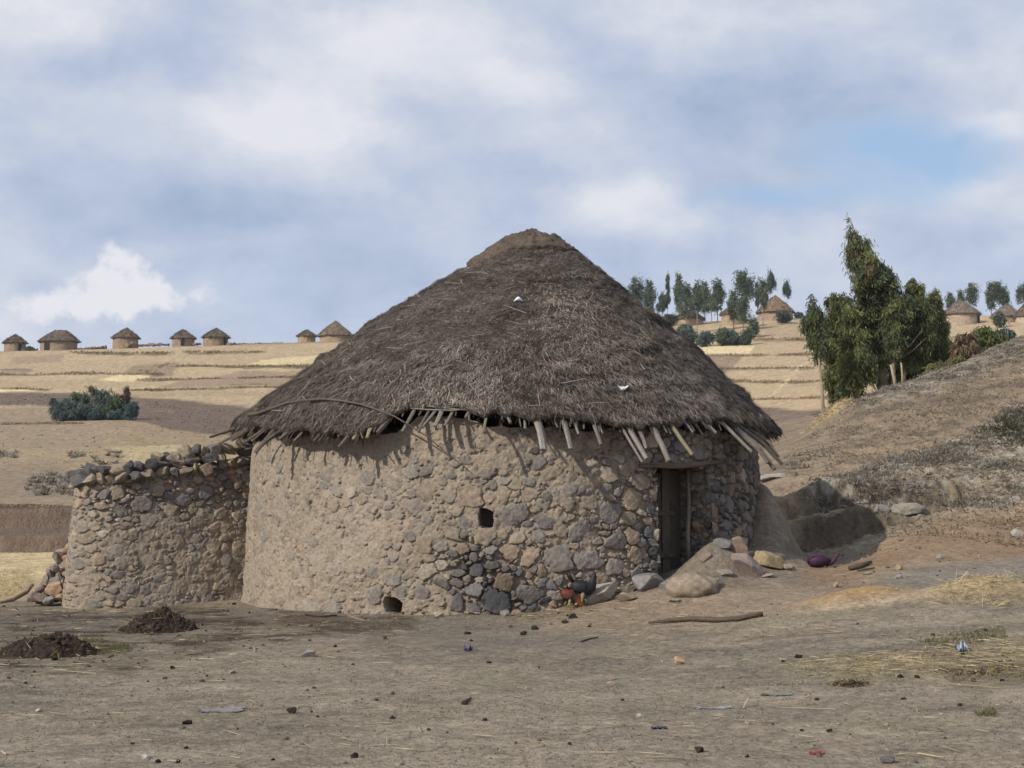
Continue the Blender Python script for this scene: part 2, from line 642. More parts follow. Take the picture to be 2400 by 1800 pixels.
def line_mask(u, v, pts, w):
    pts = np.asarray(pts, float)
    dmin = np.full(np.shape(u), 1e9)
    for (x0, y0), (x1, y1) in zip(pts[:-1], pts[1:]):
        ex, ey = x1 - x0, y1 - y0
        t = np.clip(((u - x0) * ex + (v - y0) * ey) / (ex * ex + ey * ey), 0, 1)
        dmin = np.minimum(dmin, np.hypot(u - x0 - t * ex, v - y0 - t * ey))
    return sst(w, w * .35, dmin)


TAN = np.array((.425, .325, .200))
BROWN = np.array((.215, .158, .105))
PLOW = np.array((.150, .110, .084))
YEL = np.array((.60, .49, .28))
ORB = np.array((.245, .188, .130))


def ground_colour(X, Y, Z):
    u = 1200 + F * X / Y
    v = 1190 - (zbase(X, Y) - CAMZ) / Y * F      # where the smooth ground lies (a field map in the plane)
    n1 = fbm(X * .35, Y * .35, 4, 3)
    n2 = fbm(X * 1.6, Y * 1.6, 4, 5)
    n3 = fbm(X * 7, Y * 7, 3, 7)
    n4 = fbm(X * 22, Y * 16, 2, 8)
    # ---- near yard
    c = np.array((.222, .184, .138))[None] * (1 + .20 * n1 + .24 * n2 + .22 * n3 + .2 * n4)[:, None]

    def put(m, colr, k=1.0):
        nonlocal c
        m = np.clip(m * k, 0, 1)[:, None]
        c = c * (1 - m) + np.asarray(colr)[None] * (1 + .15 * n2 + .2 * n3 + .12 * n4)[:, None] * m

    st = fbm(X * .55 + Y * .35, Y * 1.9 - X * .25, 4, 62)
    put(sst(.08, .5, st) * (Y < 20), (.255, .215, .165), .6)
    put(sst(.08, .5, -st) * (Y < 20), (.150, .128, .100), .6)
    st2 = fbm(X * 1.6 + Y * .8, Y * 5.0 - X * .5, 3, 63)
    put(sst(.15, .5, -st2) * (Y < 20), (.125, .105, .082), .5)
    wu, wv = u + 40 * n1 + 14 * n2, v + 12 * n1 + 7 * n2
    put(sst(.1, .5, n1) * (Y < 22), (.245, .207, .155), .5)                 # worn pale turf
    put(sst(.15, .55, -n1) * (Y < 22), (.158, .138, .115), .55)
    put(sst(.2, .5, fbm(X * .8 + 9, Y * 1.2, 3, 61)) * (Y < 19), (.22, .2, .13), .35)
    dung = poly_mask(wu, wv, [(-300, 1428), (200, 1425), (480, 1412), (700, 1448), (900, 1442), (960, 1452), (760, 1490), (560, 1510), (330, 1570), (-300, 1590)], 14)
    n5 = fbm(X * 2.6 + Y, Y * 4.5, 4, 9)
    put(dung, (.090, .068, .048), np.clip(.55 + .5 * n2 + .7 * n5, .1, 1))
    put(dung * sst(.05, .4, n5), (.050, .038, .028), .8)
    put(line_mask(wu + 60 * n5, wv + 22 * n5, [(640, 1436), (800, 1462), (960, 1462)], 26), (.085, .062, .044), np.clip(.5 + .6 * n5 + .4 * n2, 0, .85))
    put(poly_mask(wu, wv, [(1350, 1400), (1780, 1360), (2100, 1380), (1900, 1440), (1500, 1480), (1250, 1470)], 30), (.27, .205, .145), .7)
    # reddish bare slope right of the hut
    put(poly_mask(wu, wv, [(1850, 1345), (2000, 1290), (2100, 1240), (2700, 1150), (2700, 1310), (2200, 1330), (1950, 1370)], 25), (.25, .165, .095), .75)
    put(poly_mask(wu, wv, [(2150, 1330), (2700, 1300), (2700, 1365), (2150, 1375), (2030, 1360)], 15), (.20, .175, .15), .7)
    put(gauss(X, Y, B_OCH[0], B_OCH[1], .6, .3), (.33, .22, .11), 1.3)
    put(gauss(X, Y, B_OCH[0], B_OCH[1] - .45, .8, .14), (.36, .28, .19), 1.0)
    put(gauss(X, Y, B_STR[0], B_STR[1] - .1, .8, .35), (.34, .26, .15), 1.0)
    put(poly_mask(wu, wv, [(1840, 1545), (2050, 1525), (2600, 1500), (2600, 1600), (2000, 1580)], 18), (.32, .26, .14), .55 + .5 * n3)
    put(poly_mask(wu, wv, [(2190, 1560), (2500, 1540), (2500, 1610), (2230, 1600)], 12), (.075, .055, .035), .6 + .4 * n3)
    # ---- near slope behind, on the right
    hill = sst(1740, 1830, u) * sst(22.5, 25, Y)
    put(hill, ORB, 1.0)
    put(hill * sst(.05, .4, n1), (.265, .20, .13), .8)
    put(hill * sst(.1, .5, -n2), (.165, .13, .098), .8)
    put(hill * sst(.25, .5, fbm(X * 2.6, Y * 3.5, 4, 68)), (.13, .105, .08), .7)
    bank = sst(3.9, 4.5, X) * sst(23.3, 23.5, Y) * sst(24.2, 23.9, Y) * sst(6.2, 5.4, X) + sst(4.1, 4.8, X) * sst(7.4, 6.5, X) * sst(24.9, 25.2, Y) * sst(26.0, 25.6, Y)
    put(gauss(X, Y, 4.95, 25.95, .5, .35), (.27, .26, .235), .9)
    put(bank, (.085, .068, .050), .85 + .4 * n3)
    outc = np.maximum.reduce([
        poly_mask(wu, wv, [(1940, 1140), (2080, 1080), (2200, 1060), (2230, 1090), (2150, 1130), (2000, 1160)], 14),
        poly_mask(wu, wv, [(2130, 1130), (2180, 1060), (2320, 980), (2700, 880), (2700, 1100), (2350, 1150), (2200, 1170)], 18),
        poly_mask(wu, wv, [(1880, 965), (2000, 925), (2150, 880), (2400, 770), (2700, 680), (2700, 720), (2420, 830), (2200, 900), (2040, 950)], 10),
        poly_mask(wu, wv, [(1880, 1180), (1960, 1150), (2080, 1165), (2300, 1160), (2700, 1100), (2700, 1180), (2300, 1210), (1990, 1215)], 10)])
    put(outc * hill, (.24, .205, .16), .55 + .75 * n2 + .5 * n3)
    put(outc * hill * sst(.1, .4, n3), (.32, .295, .25), .7)
    put(outc * hill * sst(.15, .45, -n3), (.10, .085, .06), .8)
    # ---- left: flat yellow stubble, banks, then the fields
    left = (u < 1500) * sst(23.5, 26, Y)
    put(left * sst(23, 27, Y), (.36, .28, .16), 1.0)
    fw = sst(1275, 1283, wv) * sst(1400, 1350, wv) * left
    put(fw, (.50, .395, .225))
    put(left * sst(1345, 1352, wv), (.37, .29, .165), .9)
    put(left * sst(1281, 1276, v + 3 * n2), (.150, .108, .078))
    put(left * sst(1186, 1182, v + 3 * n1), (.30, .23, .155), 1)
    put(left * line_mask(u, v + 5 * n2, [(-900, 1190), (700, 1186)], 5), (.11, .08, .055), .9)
    put(left * sst(1166, 1162, v + 5 * n1), ORB * 1.12)
    put(left * sst(1100, 1080, wv), TAN * .80)
    put(left * sst(1082, 1068, wv) * sst(200, 260, u), TAN * .72)
    put(left * poly_mask(u + 20 * n1, v, [(255, 1050), (430, 1052), (560, 1075), (450, 1085), (300, 1085)], 6), YEL * .75, .8)
    put(left * sst(1062, 1040, wv) * sst(330, 200, u), ORB * 1.25, .9)
    put(left * line_mask(u, v + 2 * n1, [(-200, 992), (70, 991), (190, 993)], 3), (.19, .14, .09), .8)
    put(left * poly_mask(wu, wv, [(60, 1150), (75, 1108), (130, 1096), (175, 1110), (175, 1165), (90, 1162)], 5), (.20, .18, .14), .45 + .6 * n2)
    # ---- far hillside, both sides of the hut
    far = sst(70, 95, Y)
    hb = far * sst(952, 946, np.where(u < 330, v, v - 60) + 2 * n1)
    put(far * sst(1750, 1700, u) * sst(960, 950, v + 2 * n1), TAN * .92)
    put(far * poly_mask(u, v + 1.5 * n1, [(-500, 920), (160, 919), (330, 935), (600, 955), (1000, 965), (1000, 1022), (560, 1022), (400, 1008), (330, 992), (160, 949), (-500, 952)], 3), PLOW * 1.08)
    put(far * poly_mask(u, v + 1.5 * n1, [(340, 934), (600, 950), (1000, 958), (1000, 935), (600, 930)], 3), TAN * 1.05)
    put(far * sst(922, 918, v + 1.5 * n1), TAN * (1.0))
    put(far * sst(922, 918, v) * sst(.0, .5, fbm(X * .05, Y * .12, 3, 71)), TAN * 1.18, .7)
    for pl, cc in (([(275, 882), (310, 857), (420, 848), (400, 882)], BROWN * 1.30), ([(370, 910), (420, 893), (560, 868), (800, 868), (800, 905)], BROWN * 1.45),
                   ([(10, 855), (30, 838), (150, 828), (140, 848)], BROWN * 1.6), ([(0, 882), (0, 866), (70, 866), (60, 880)], BROWN * 1.5)):
        put(far * poly_mask(u + 8 * n1, v + 1.5 * n1, pl, 2.5), cc, .9)
    put(far * poly_mask(u, v + .8 * n2, [(225, 890), (280, 878), (357, 877), (345, 884), (310, 892)], 1.5), YEL * 1.1)
    put(far * poly_mask(u, v + .8 * n2, [(-90, 912), (85, 911), (75, 918), (-90, 919)], 1.5), YEL * 1.15)
    put(far * poly_mask(u, v + .8 * n2, [(575, 856), (610, 846), (760, 832), (740, 850), (640, 858)], 1.5), YEL * 1.0)
    for ln in ([(178, 829), (390, 830)], [(440, 826), (620, 825)], [(0, 866), (70, 866)], [(-60, 880), (280, 878), (380, 878)], [(410, 861), (560, 862), (760, 860)],
               [(315, 890), (480, 888), (620, 886), (800, 884)], [(300, 917), (500, 915), (660, 912), (800, 908)], [(0, 911), (110, 913)], [(540, 905), (800, 900)]):
        put(far * line_mask(u, v + 2.2 * n1 + 1.2 * n2, ln, 2.8), BROWN * .75, .72 + .5 * n2)
    # right far field
    rf = far * sst(1480, 1500, u)
    put(rf, TAN * 1.06)
    put(rf * poly_mask(u + 6 * n1, v + 1.2 * n1, [(1560, 832), (1745, 832), (1720, 862), (1690, 888), (1560, 890)], 2.5), BROWN * 1.35)
    put(rf * poly_mask(u, v + .8 * n2, [(1560, 812), (1772, 810), (1758, 828), (1560, 831)], 1.5), YEL * 1.12)
    put(rf * poly_mask(u, v + 1.2 * n1, [(1700, 957), (2000, 950), (2100, 960), (2100, 990), (1700, 988)], 3), PLOW * 1.25)
    put(rf * poly_mask(u, v + 1.2 * n1, [(1845, 905), (1905, 855), (2000, 840), (2000, 905)], 3), BROWN * 1.9, .7)
    for ln in ([(1500, 836), (1780, 834), (2000, 832)], [(1560, 866), (1770, 866), (1910, 867)], [(1600, 892), (1780, 893), (1960, 891)], [(1740, 935), (1960, 932)], [(1770, 800), (1960, 796)],
               [(1690, 913), (1760, 917)]):
        put(rf * line_mask(u, v + 2.2 * n1 + 1.2 * n2, ln, 3.0), BROWN * .8, .72 + .5 * n2)
    put(rf * line_mask(u + 4 * n2, v + n1, [(1925, 832), (1880, 860), (1865, 872), (1845, 892), (1800, 932)], 2.2), YEL * 1.05, .8)
    put(rf * poly_mask(wu, wv, [(1740, 790), (1800, 762), (1900, 745), (2000, 745), (2000, 790), (1850, 800)], 8), BROWN * 1.7, .6)
    put(rf * sst(1000, 1010, v) * sst(1950, 1900, u), YEL * .75, .7)
    put(far * sst(.0, .6, fbm(X * .5, Y * .2, 3, 77)), BROWN * 1.5, .18)
    ridge = far * sst(285, 298, Y)
    put(ridge, BROWN * 1.2, .75)
    return c


def terrain_mesh(name, a, Ys, material):
    A, YY = np.meshgrid(a, Ys, indexing='ij')
    X = A * YY
    Z = terr(X, YY)
    V = np.stack([X, YY, Z], -1).reshape(-1, 3)
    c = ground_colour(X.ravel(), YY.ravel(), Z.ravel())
    Fq = grid_faces(len(a), len(Ys))[:, [0, 1, 2, 3]]
    return V, Fq, c


a_mid = np.linspace(-.36, .36, 640)
a_all = np.concatenate([-np.geomspace(.364, 2.2, 26)[::-1], a_mid, np.geomspace(.364, 2.2, 26)])
Yn = np.concatenate([np.geomspace(3.0, 8.0, 24)[:-1], np.geomspace(8.0, 22, 400)[:-1], np.geomspace(22, 31.0, 330)])
Yf = np.concatenate([np.geomspace(31.0, 48, 130)[:-1], np.geomspace(48, 302, 330)[:-1], np.geomspace(302, 900, 40)])
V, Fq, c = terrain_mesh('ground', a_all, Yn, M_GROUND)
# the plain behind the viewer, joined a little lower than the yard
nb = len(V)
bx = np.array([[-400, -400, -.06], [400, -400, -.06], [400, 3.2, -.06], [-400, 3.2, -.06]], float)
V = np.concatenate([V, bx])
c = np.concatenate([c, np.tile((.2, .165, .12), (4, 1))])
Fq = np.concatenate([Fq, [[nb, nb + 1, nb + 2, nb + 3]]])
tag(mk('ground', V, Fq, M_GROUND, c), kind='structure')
V, Fq, c = terrain_mesh('hills', a_all, Yf, M_HILL)
tag(mk('hills', V, Fq, M_HILL, c), kind='structure')


# ------------------------------------------------------------------ masonry relief
STONES = [((.135, .13, .132), .24), ((.19, .178, .166), .24), ((.25, .205, .155), .26), ((.265, .202, .150), .14), ((.09, .09, .095), .07), ((.37, .325, .26), .05)]


def masonry(smin, smax, zmin, zmax, ds, seed, cover, extra=(), dusty=None, size=1.0, soot_dark=None):
    """relief and colour of rough stones bedded in mud, over a (s, z) sheet; cover(s,z) 0 bare .. 1 plastered"""
    rg = np.random.default_rng(seed)
    s = np.arange(smin, smax + ds * .5, ds)
    z = np.arange(zmin, zmax + ds * .5, ds)
    S, Z = np.meshgrid(s, z, indexing='ij')
    seeds = []          # s, z, r, colour index
    for e_ in extra:
        seeds.append(e_)
    cells = {}

    def ok(x, y, r):
        ci, cj = int(x / .3), int(y / .3)
        for i in (-2, -1, 0, 1, 2):
            for j in (-2, -1, 0, 1, 2):
                for (x2, y2, r2) in cells.get((ci + i, cj + j), ()):
                    if ((x - x2) / 1.2) ** 2 + (y - y2) ** 2 < (.86 * (r + r2)) ** 2:
                        return False
        return True

    def put(x, y, r):
        cells.setdefault((int(x / .3), int(y / .3)), []).append((x, y, r))

    for e_ in extra:
        put(e_[0], e_[1], e_[2])
    area = (smax - smin) * (zmax - zmin)
    for r0, r1, n in ((.10, .135, 4), (.07, .10, 30), (.05, .07, 100), (.030, .05, 300), (.018, .028, 320)):
        for _ in range(int(n * area)):
            x, y = rg.uniform(smin, smax), rg.uniform(zmin, zmax)
            r = rg.uniform(r0, r1) * size
            if ok(x, y, r):
                put(x, y, r)
                seeds.append((x, y, r, None))
    best = np.full(S.shape, 9.0)
    second = np.full(S.shape, 9.0)
    idx = np.full(S.shape, -1, int)
    warpx = .030 * fbm(S * 11, Z * 11, 4, seed + 1)
    warpz = .030 * fbm(S * 11 + 40, Z * 11, 4, seed + 2)
    par = []
    pr = np.array([w for _, w in STONES])
    pr = pr / pr.sum()
    for k, (x, y, r, ci) in enumerate(seeds):
        w = r * 2.1
        i0, i1 = max(0, int((x - w - smin) / ds)), min(len(s), int((x + w - smin) / ds) + 1)
        j0, j1 = max(0, int((y - w - zmin) / ds)), min(len(z), int((y + w - zmin) / ds) + 1)
        asp = rg.uniform(.95, 1.7)
        an = rg.normal() * .35
        ks = rg.integers(5, 8)
        ang = (np.arange(ks) + rg.uniform(-.3, .3, ks)) / ks * 2 * np.pi
        dd = rg.uniform(.78, 1.08, ks)
        par.append((rg.uniform(-.3, 1.0), rg.normal() * .35, rg.normal() * .35, rg.uniform(.8, 1.2), rg.choice(len(STONES), p=pr) if ci is None else ci))
        if i1 <= i0 or j1 <= j0:
            continue
        X = S[i0:i1, j0:j1] - x + warpx[i0:i1, j0:j1]
        Y = Z[i0:i1, j0:j1] - y + warpz[i0:i1, j0:j1]
        px = (X * math.cos(an) + Y * math.sin(an)) / (r * asp)
        py = (-X * math.sin(an) + Y * math.cos(an)) / (r / math.sqrt(asp) * 1.08)
        pn = np.full(X.shape, -9.0)
        for a_, d_ in zip(ang, dd):
            pn = np.maximum(pn, (px * math.cos(a_) + py * math.sin(a_)) / d_)
        d = .35 * np.hypot(px, py) + .65 * np.maximum(pn, 0)
        b = best[i0:i1, j0:j1]
        sc_ = second[i0:i1, j0:j1]
        ii = idx[i0:i1, j0:j1]
        new = d < b
        second[i0:i1, j0:j1] = np.where(new, b, np.minimum(sc_, d))
        best[i0:i1, j0:j1] = np.where(new, d, b)
        idx[i0:i1, j0:j1] = np.where(new, k, ii)
    par = np.array(par)
    sd_ = np.array([q[:3] for q in seeds])
    off, tx, tz, val, cidx = (par[idx, i] for i in range(5))
    rr = sd_[idx, 2]
    edge = np.clip(second - best, 0, 1)
    gapn = fbm(S * 3.3, Z * 3.3, 3, seed + 31)
    m = sst(.015, .20 + .16 * gapn, edge) * sst(1.16, .84, best + .22 * fbm(S * 10, Z * 10, 3, seed + 32))
    tilt = (S - sd_[idx, 0]) * tx * .25 + (Z - sd_[idx, 1]) * tz * .25
    hs = (.016 + .015 * off + tilt + rr * .10 * (1 - np.clip(best, 0, 1.2) ** 2)) * m - .05 * (1 - m)
    hs = hs + .006 * fbm(S * 30, Z * 30, 3, seed + 6) + .008 * fbm(S * 11, Z * 11, 3, seed + 16)
    cv = cover(S, Z) + .28 * fbm(S * 1.3, Z * 1.3, 3, seed + 3) + .40 * fbm(S * 5, Z * 5, 4, seed + 4)
    hm = -.043 + .076 * np.clip(cv, -.2, 1.2) + .009 * fbm(S * 12, Z * 12, 4, seed + 5) + .007 * fbm(S * 34, Z * 34, 3, seed + 8)
    crack = sst(.055, .0, edge + .02 * fbm(S * 20, Z * 20, 2, seed + 21)) * sst(-.05, .25, fbm(S * 2.3, Z * 2.3, 3, seed + 22)) * sst(1.3, 1.0, best)
    pit = sst(.36, .55, fbm(S * 13 + 7, Z * 13, 3, seed + 23))
    hm = hm - .022 * crack - .020 * pit
    vis = sst(-.007, .006, hs - hm)
    h = np.maximum(hs, hm) + .0
    base = np.array([q for q, _ in STONES])[cidx.astype(int)] * val[..., None]
    mud = np.array((.275, .226, .174)) * (1 + .14 * fbm(S * 2, Z * 2, 4, seed + 7) + .10 * fbm(S * 16, Z * 16, 3, seed + 9))[..., None]
    greyish = sst(.0, .5, fbm(S * .9 + 3, Z * .9, 3, seed + 12))[..., None]
    mud = mud * (1 - greyish * .4) + np.array((.29, .25, .205)) * greyish * .4
    mud = mud * (1 - .25 * crack - .18 * pit)[..., None]
    dust = .38 if dusty is None else dusty(S, Z)
    dust = np.clip(dust + .25 * fbm(S * 6, Z * 6, 3, seed + 10), 0, 1) * np.clip(.5 + cv, .3, 1)
    stc = base * (1 - dust[..., None]) + mud * dust[..., None]
    stc = stc * (1 + .22 * fbm(S * 22, Z * 22, 4, seed + 11))[..., None]
    colr = mud * (1 - vis[..., None]) + stc * vis[..., None]
    if soot_dark is not None:
        colr = colr * (1 - soot_dark(S, Z))[..., None]
    return s, z, S, Z, h, colr


# ------------------------------------------------------------------ the round stone hut
HB = np.array((HX, HY, .35))
hut = thing('round_hut', HB, 'large round stone hut with weathered grey thatch and a dark plank door', 'hut')


def wall_r(z):
    return HR + .07 - .055 * (z - .3)


def on_wall(u, v):
    a, b = ray(u, v)
    for Y in np.linspace(18.8, 23, 1200):
        z = CAMZ + b * Y
        if math.hypot(a * Y - HX, Y - HY) < wall_r(z):
            return math.atan2(a * Y - HX, -(Y - HY)), z
    return math.atan2(a * 23 - HX, 0.01), CAMZ + b * 23


th_l = on_wall(1538, 1200)[0]
th_r = on_wall(1664, 1200)[0]
z_top = on_wall(1590, 1096)[1]
z_bot = .50
S0, S1 = R(-118) * HR, R(96) * HR


def px_s(u, v):
    t, z = on_wall(u, v)
    return t * HR, z


hole1 = px_s(1138, 1213)
hole2 = px_s(922, 1420)
bareA = px_s(1120, 1330)
bareA2 = px_s(1200, 1400)
doorS = th_l * HR


def hut_cover(S, Z):
    c = .84 - .40 * sst(-.2, 1.9, S) + .12 * sst(-1.0, -2.6, S)
    c = c + .30 * sst(1.9, 2.3, Z) * sst(1.2, -.5, S)
    c = c - .75 * np.exp(-(((S - bareA[0]) / .42) ** 2 + ((Z - bareA[1]) / .33) ** 2))
    c = c - .70 * np.exp(-(((S - bareA2[0]) / .62) ** 2 + ((Z - bareA2[1]) / .28) ** 2))
    c = c - .3 * sst(doorS - .5, doorS - .1, S)
    return c


def hut_dust(S, Z):
    d = .50 - .24 * sst(-1.2, 1.2, S)
    d = d - .4 * np.exp(-(((S - bareA[0]) / .5) ** 2 + ((Z - bareA[1]) / .4) ** 2)) - .35 * np.exp(-(((S - bareA2[0]) / .7) ** 2 + ((Z - bareA2[1]) / .3) ** 2))
    return d


def hut_soot_dark(S, Z):
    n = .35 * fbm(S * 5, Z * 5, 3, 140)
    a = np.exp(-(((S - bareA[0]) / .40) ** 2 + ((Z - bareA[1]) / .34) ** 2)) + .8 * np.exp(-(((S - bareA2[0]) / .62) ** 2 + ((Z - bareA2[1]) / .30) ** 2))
    b = .5 * sst(doorS + .55, doorS + 1.0, S) * sst(.6, 1.3, Z)  # wall right of the door darkened, coming in with height
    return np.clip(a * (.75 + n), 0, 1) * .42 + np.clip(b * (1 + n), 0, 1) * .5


marks = []
for u, v, r, ci in ((862, 1118, 20, 0), (965, 1105, 20, 0), (925, 1112, 17, 5), (1000, 1150, 24, 2), (1100, 1165, 30, 3), (890, 1160, 20, 0), (975, 1187, 22, 0), (1055, 1160, 20, 1),
                    (787, 1260, 24, 3), (775, 1295, 27, 2), (845, 1210, 11, 5), (1060, 1250, 26, 2), (965, 1255, 15, 0), (1200, 1205, 30, 0), (1275, 1225, 22, 0), (1265, 1260, 20, 1), (1360, 1245, 26, 0),
                    (1430, 1200, 28, 1), (1310, 1310, 36, 1), (1375, 1315, 30, 1), (1265, 1080, 17, 0), (1160, 1085, 16, 0), (1200, 1097, 14, 4), (1290, 1110, 22, 2), (1420, 1085, 15, 0), (1425, 1110, 22, 2),
                    (1090, 1225, 18, 0), (1135, 1260, 30, 2), (1085, 1255, 16, 4), (1115, 1335, 22, 0), (1155, 1325, 18, 1), (1180, 1365, 36, 3), (1165, 1410, 42, 4), (1240, 1395, 34, 1), (1110, 1385, 28, 1),
                    (1070, 1415, 30, 0), (1040, 1370, 22, 4), (990, 1390, 20, 0), (925, 1355, 22, 0), (1380, 1180, 20, 2), (1480, 1170, 28, 3), (1500, 1130, 22, 2), (1470, 1215, 20, 2), (730, 1340, 16, 0), (790, 1335, 18, 1),
                    (685, 1260, 10, 0), (1440, 1270, 22, 0), (1180, 1160, 18, 2), (1240, 1160, 18, 3), (1330, 1180, 20, 2)):
    s_, z_ = px_s(u, v)
    if v > 1240 and 1000 < u < 1290:
        r *= .72
    marks.append((s_, z_, r / 190 * .98, ci))
ds = .0078
s, z, S, Z, h, colr = masonry(S0, S1, -.25, 2.78, ds, 101, hut_cover, marks, hut_dust, 1.0, hut_soot_dark)
# holes through the wall
for (hs_, hz_), w_, hh_, dep in ((hole1, .085, .105, .30), (hole2, .115, .085, .45)):
    q = np.maximum(np.abs(S - hs_ + .035 * fbm(Z * 11, S * 9, 3, 3)) / w_, np.abs(Z - hz_ + .22 * (S - hs_) + .035 * fbm(S * 12, Z * 12, 3, 4)) / hh_)
    q = .6 * q + .4 * np.hypot((S - hs_) / w_, (Z - hz_ + .2 * (S - hs_)) / hh_) * .92
    k = sst(1.04, .93, q)
    h = h * (1 - k) - dep * k
    colr = colr * (1 - .35 * k[..., None])
h = h - .02 * sst(2.2, 2.7, Z)
TH = S / HR
WT = np.interp(S, [-6, -2.2, -1.35, -1.1, -.45, -.2, 1.2, 2.2, 6], [2.40, 2.40, 2.42, 2.58, 2.58, 2.47, 2.43, 2.46, 2.46]) + .05 * fbm(S * 4, S * 0, 3, 15)
h = h - .30 * sst(0, .10, Z - WT)
Z = np.minimum(Z, WT)
RAD = wall_r(Z) + h + .025 * fbm(S * .8, Z * .8, 3, 9)
Vw = np.stack([HX + RAD * np.sin(TH), HY - RAD * np.cos(TH), Z], -1).reshape(-1, 3)
Fw = grid_faces(len(s), len(z))
# leave the doorway open
fi = np.arange((len(s) - 1) * (len(z) - 1))
si, zi = s[fi // (len(z) - 1)] + ds / 2, z[fi % (len(z) - 1)] + ds / 2
jag = .035 * fbm(zi * 5, zi * 0 + 3, 3, 5)
jag2 = .035 * fbm(zi * 5, zi * 0 + 13, 3, 6)
inside = (si > th_l * HR + jag) & (si < th_r * HR + jag2) & (zi < z_top + .015 * fbm(si * 7, si * 0, 2, 8)) & (zi > z_bot)
Fw = Fw[~inside]
cw = colr.reshape(-1, 3)
# the unseen back of the wall, coarser
tb = np.linspace(R(96), R(242), 60)
zb = np.linspace(-.25, 2.48, 24)
TB, ZB = np.meshgrid(tb, zb, indexing='ij')
RB = wall_r(ZB) + .03 * fbm(TB * 14, ZB * 4, 3, 19)
Vb = np.stack([HX + RB * np.sin(TB), HY - RB * np.cos(TB), ZB], -1).reshape(-1, 3)
V, Fq, c = join([(Vw, Fw, cw), (Vb, grid_faces(60, 24), (.29, .22, .155))])
hutwall = mk('wall', V, Fq, M_WALL, c, hut)

# reveals of the doorway: stones in the thickness of the wall
DEP = .52
er = lambda t: np.array((math.sin(t), -math.cos(t), 0))
par = []
for t_, sg in ((th_l, 1), (th_r, -1)):
    s2, z2, S2, Z2, h2, c2 = masonry(0, DEP + .05, z_bot - .1, z_top + .04, .012, 300 + sg, lambda a, b: a * 0 + .25)
    R2 = HR + .03 - S2
    tang = np.array((math.cos(t_), math.sin(t_), 0)) * sg
    wob = .035 * fbm(Z2 * 5, Z2 * 0 + (3 if sg > 0 else 13), 3, 5 if sg > 0 else 6)
    pos = np.array((HX, HY, 0)) + er(t_) * R2[..., None] + tang * (h2 - .015)[..., None] + np.array((math.cos(t_), math.sin(t_), 0)) * wob[..., None]
    pos[..., 2] = Z2
    Fg = grid_faces(len(s2), len(z2))
    par.append((pos.reshape(-1, 3), Fg if sg > 0 else Fg[:, ::-1], c2.reshape(-1, 3)))
V, Fq, c = join(par)
mk('door_reveal', V, Fq, M_WALL, c, hutwall)
tm = (th_l + th_r) / 2
en = er(tm)
et = np.array((math.cos(tm), math.sin(tm), 0))
wid = HR * (th_r - th_l)
oc = np.array((HX, HY, 0)) + en * (HR - DEP)


def board(o, ex, ey, ez, sx, sy, sz, seed, col, nb_=10):
    """a rough sawn board: a bar with wavering long edges; ex across, ey thickness, ez along"""
    rg = np.random.default_rng(seed)
    t = np.linspace(0, 1, nb_)
    w = 1 + .05 * rg.normal(size=(nb_, 2))
    ring = []
    for i in range(nb_):
        for a_, b_ in ((-1, -1), (1, -1), (1, 1), (-1, 1)):
            ring.append(o + ex * (a_ * sx * .5 * w[i, (a_ + 1) // 2]) + ey * (b_ * sy * .5) + ez * (t[i] * sz))
    V = np.array(ring)
    Fq = []
    for i in range(nb_ - 1):
        for j in range(4):
            k = (j + 1) % 4
            Fq.append((i * 4 + j, i * 4 + k, i * 4 + 4 + k, i * 4 + 4 + j))
    Fq.append((3, 2, 1, 0))
    m_ = (nb_ - 1) * 4
    Fq.append((m_, m_ + 1, m_ + 2, m_ + 3))
    C = np.tile(np.asarray(col, float), (len(V), 1)) * (1 + .12 * rg.normal(size=(len(V), 1)))
    return V, np.array(Fq), C


ez = np.array((0, 0, 1.0))
pl = []
x = -wid / 2 - .02
k = 0
widths = (.20, .16, .19, .15, .2)
for w_ in widths:
    if x > wid / 2 - .08:
        break
    pl.append(board(oc + et * (x + w_ / 2) + en * (.03 + .008 * (k % 2)) + ez * (z_bot + .03), et, en, ez, w_ - .014, .03, z_top - z_bot - .03 - .03 * (k % 3), 40 + k, np.array((.082, .066, .053)) * (1 + .35 * (k % 2))))
    x += w_
    k += 1
V, Fq, c = join(pl)
door = mk('door', V, Fq, M_WOOD, c, hut, smooth=False)
for i, zz_ in enumerate((z_bot + .40, z_bot + .93)):
    V, Fq, c = board(oc + et * (-wid / 2) + en * .065 + ez * zz_, ez, en, et, .055, .04, wid * .78, 60 + i, (.10, .082, .066))
    mk('crossbar', V, Fq, M_WOOD, c, door, smooth=False)
# dark back of the doorway, lintel, post
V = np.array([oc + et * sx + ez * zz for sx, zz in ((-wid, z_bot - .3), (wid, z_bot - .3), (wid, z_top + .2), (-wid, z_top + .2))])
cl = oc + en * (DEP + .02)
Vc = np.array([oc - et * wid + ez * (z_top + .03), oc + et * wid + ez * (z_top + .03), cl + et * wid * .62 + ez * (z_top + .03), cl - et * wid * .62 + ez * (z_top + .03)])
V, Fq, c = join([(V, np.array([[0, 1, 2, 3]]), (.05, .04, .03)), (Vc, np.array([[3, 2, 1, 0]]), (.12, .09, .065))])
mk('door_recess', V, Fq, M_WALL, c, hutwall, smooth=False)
pp = P(1612, 1100, 20.72)
pb = P(1614, 1325, 20.62)
V, Fq, c = tube([pp, pp * .66 + pb * .34 + (.012, 0, 0), pp * .3 + pb * .7 - (.008, 0, 0), pb], [.026, .028, .03, .033], 8, 1, .05, (.20, .165, .13), 5)
mk('door_post', V, Fq, M_WOOD, c, hut)
lp = []
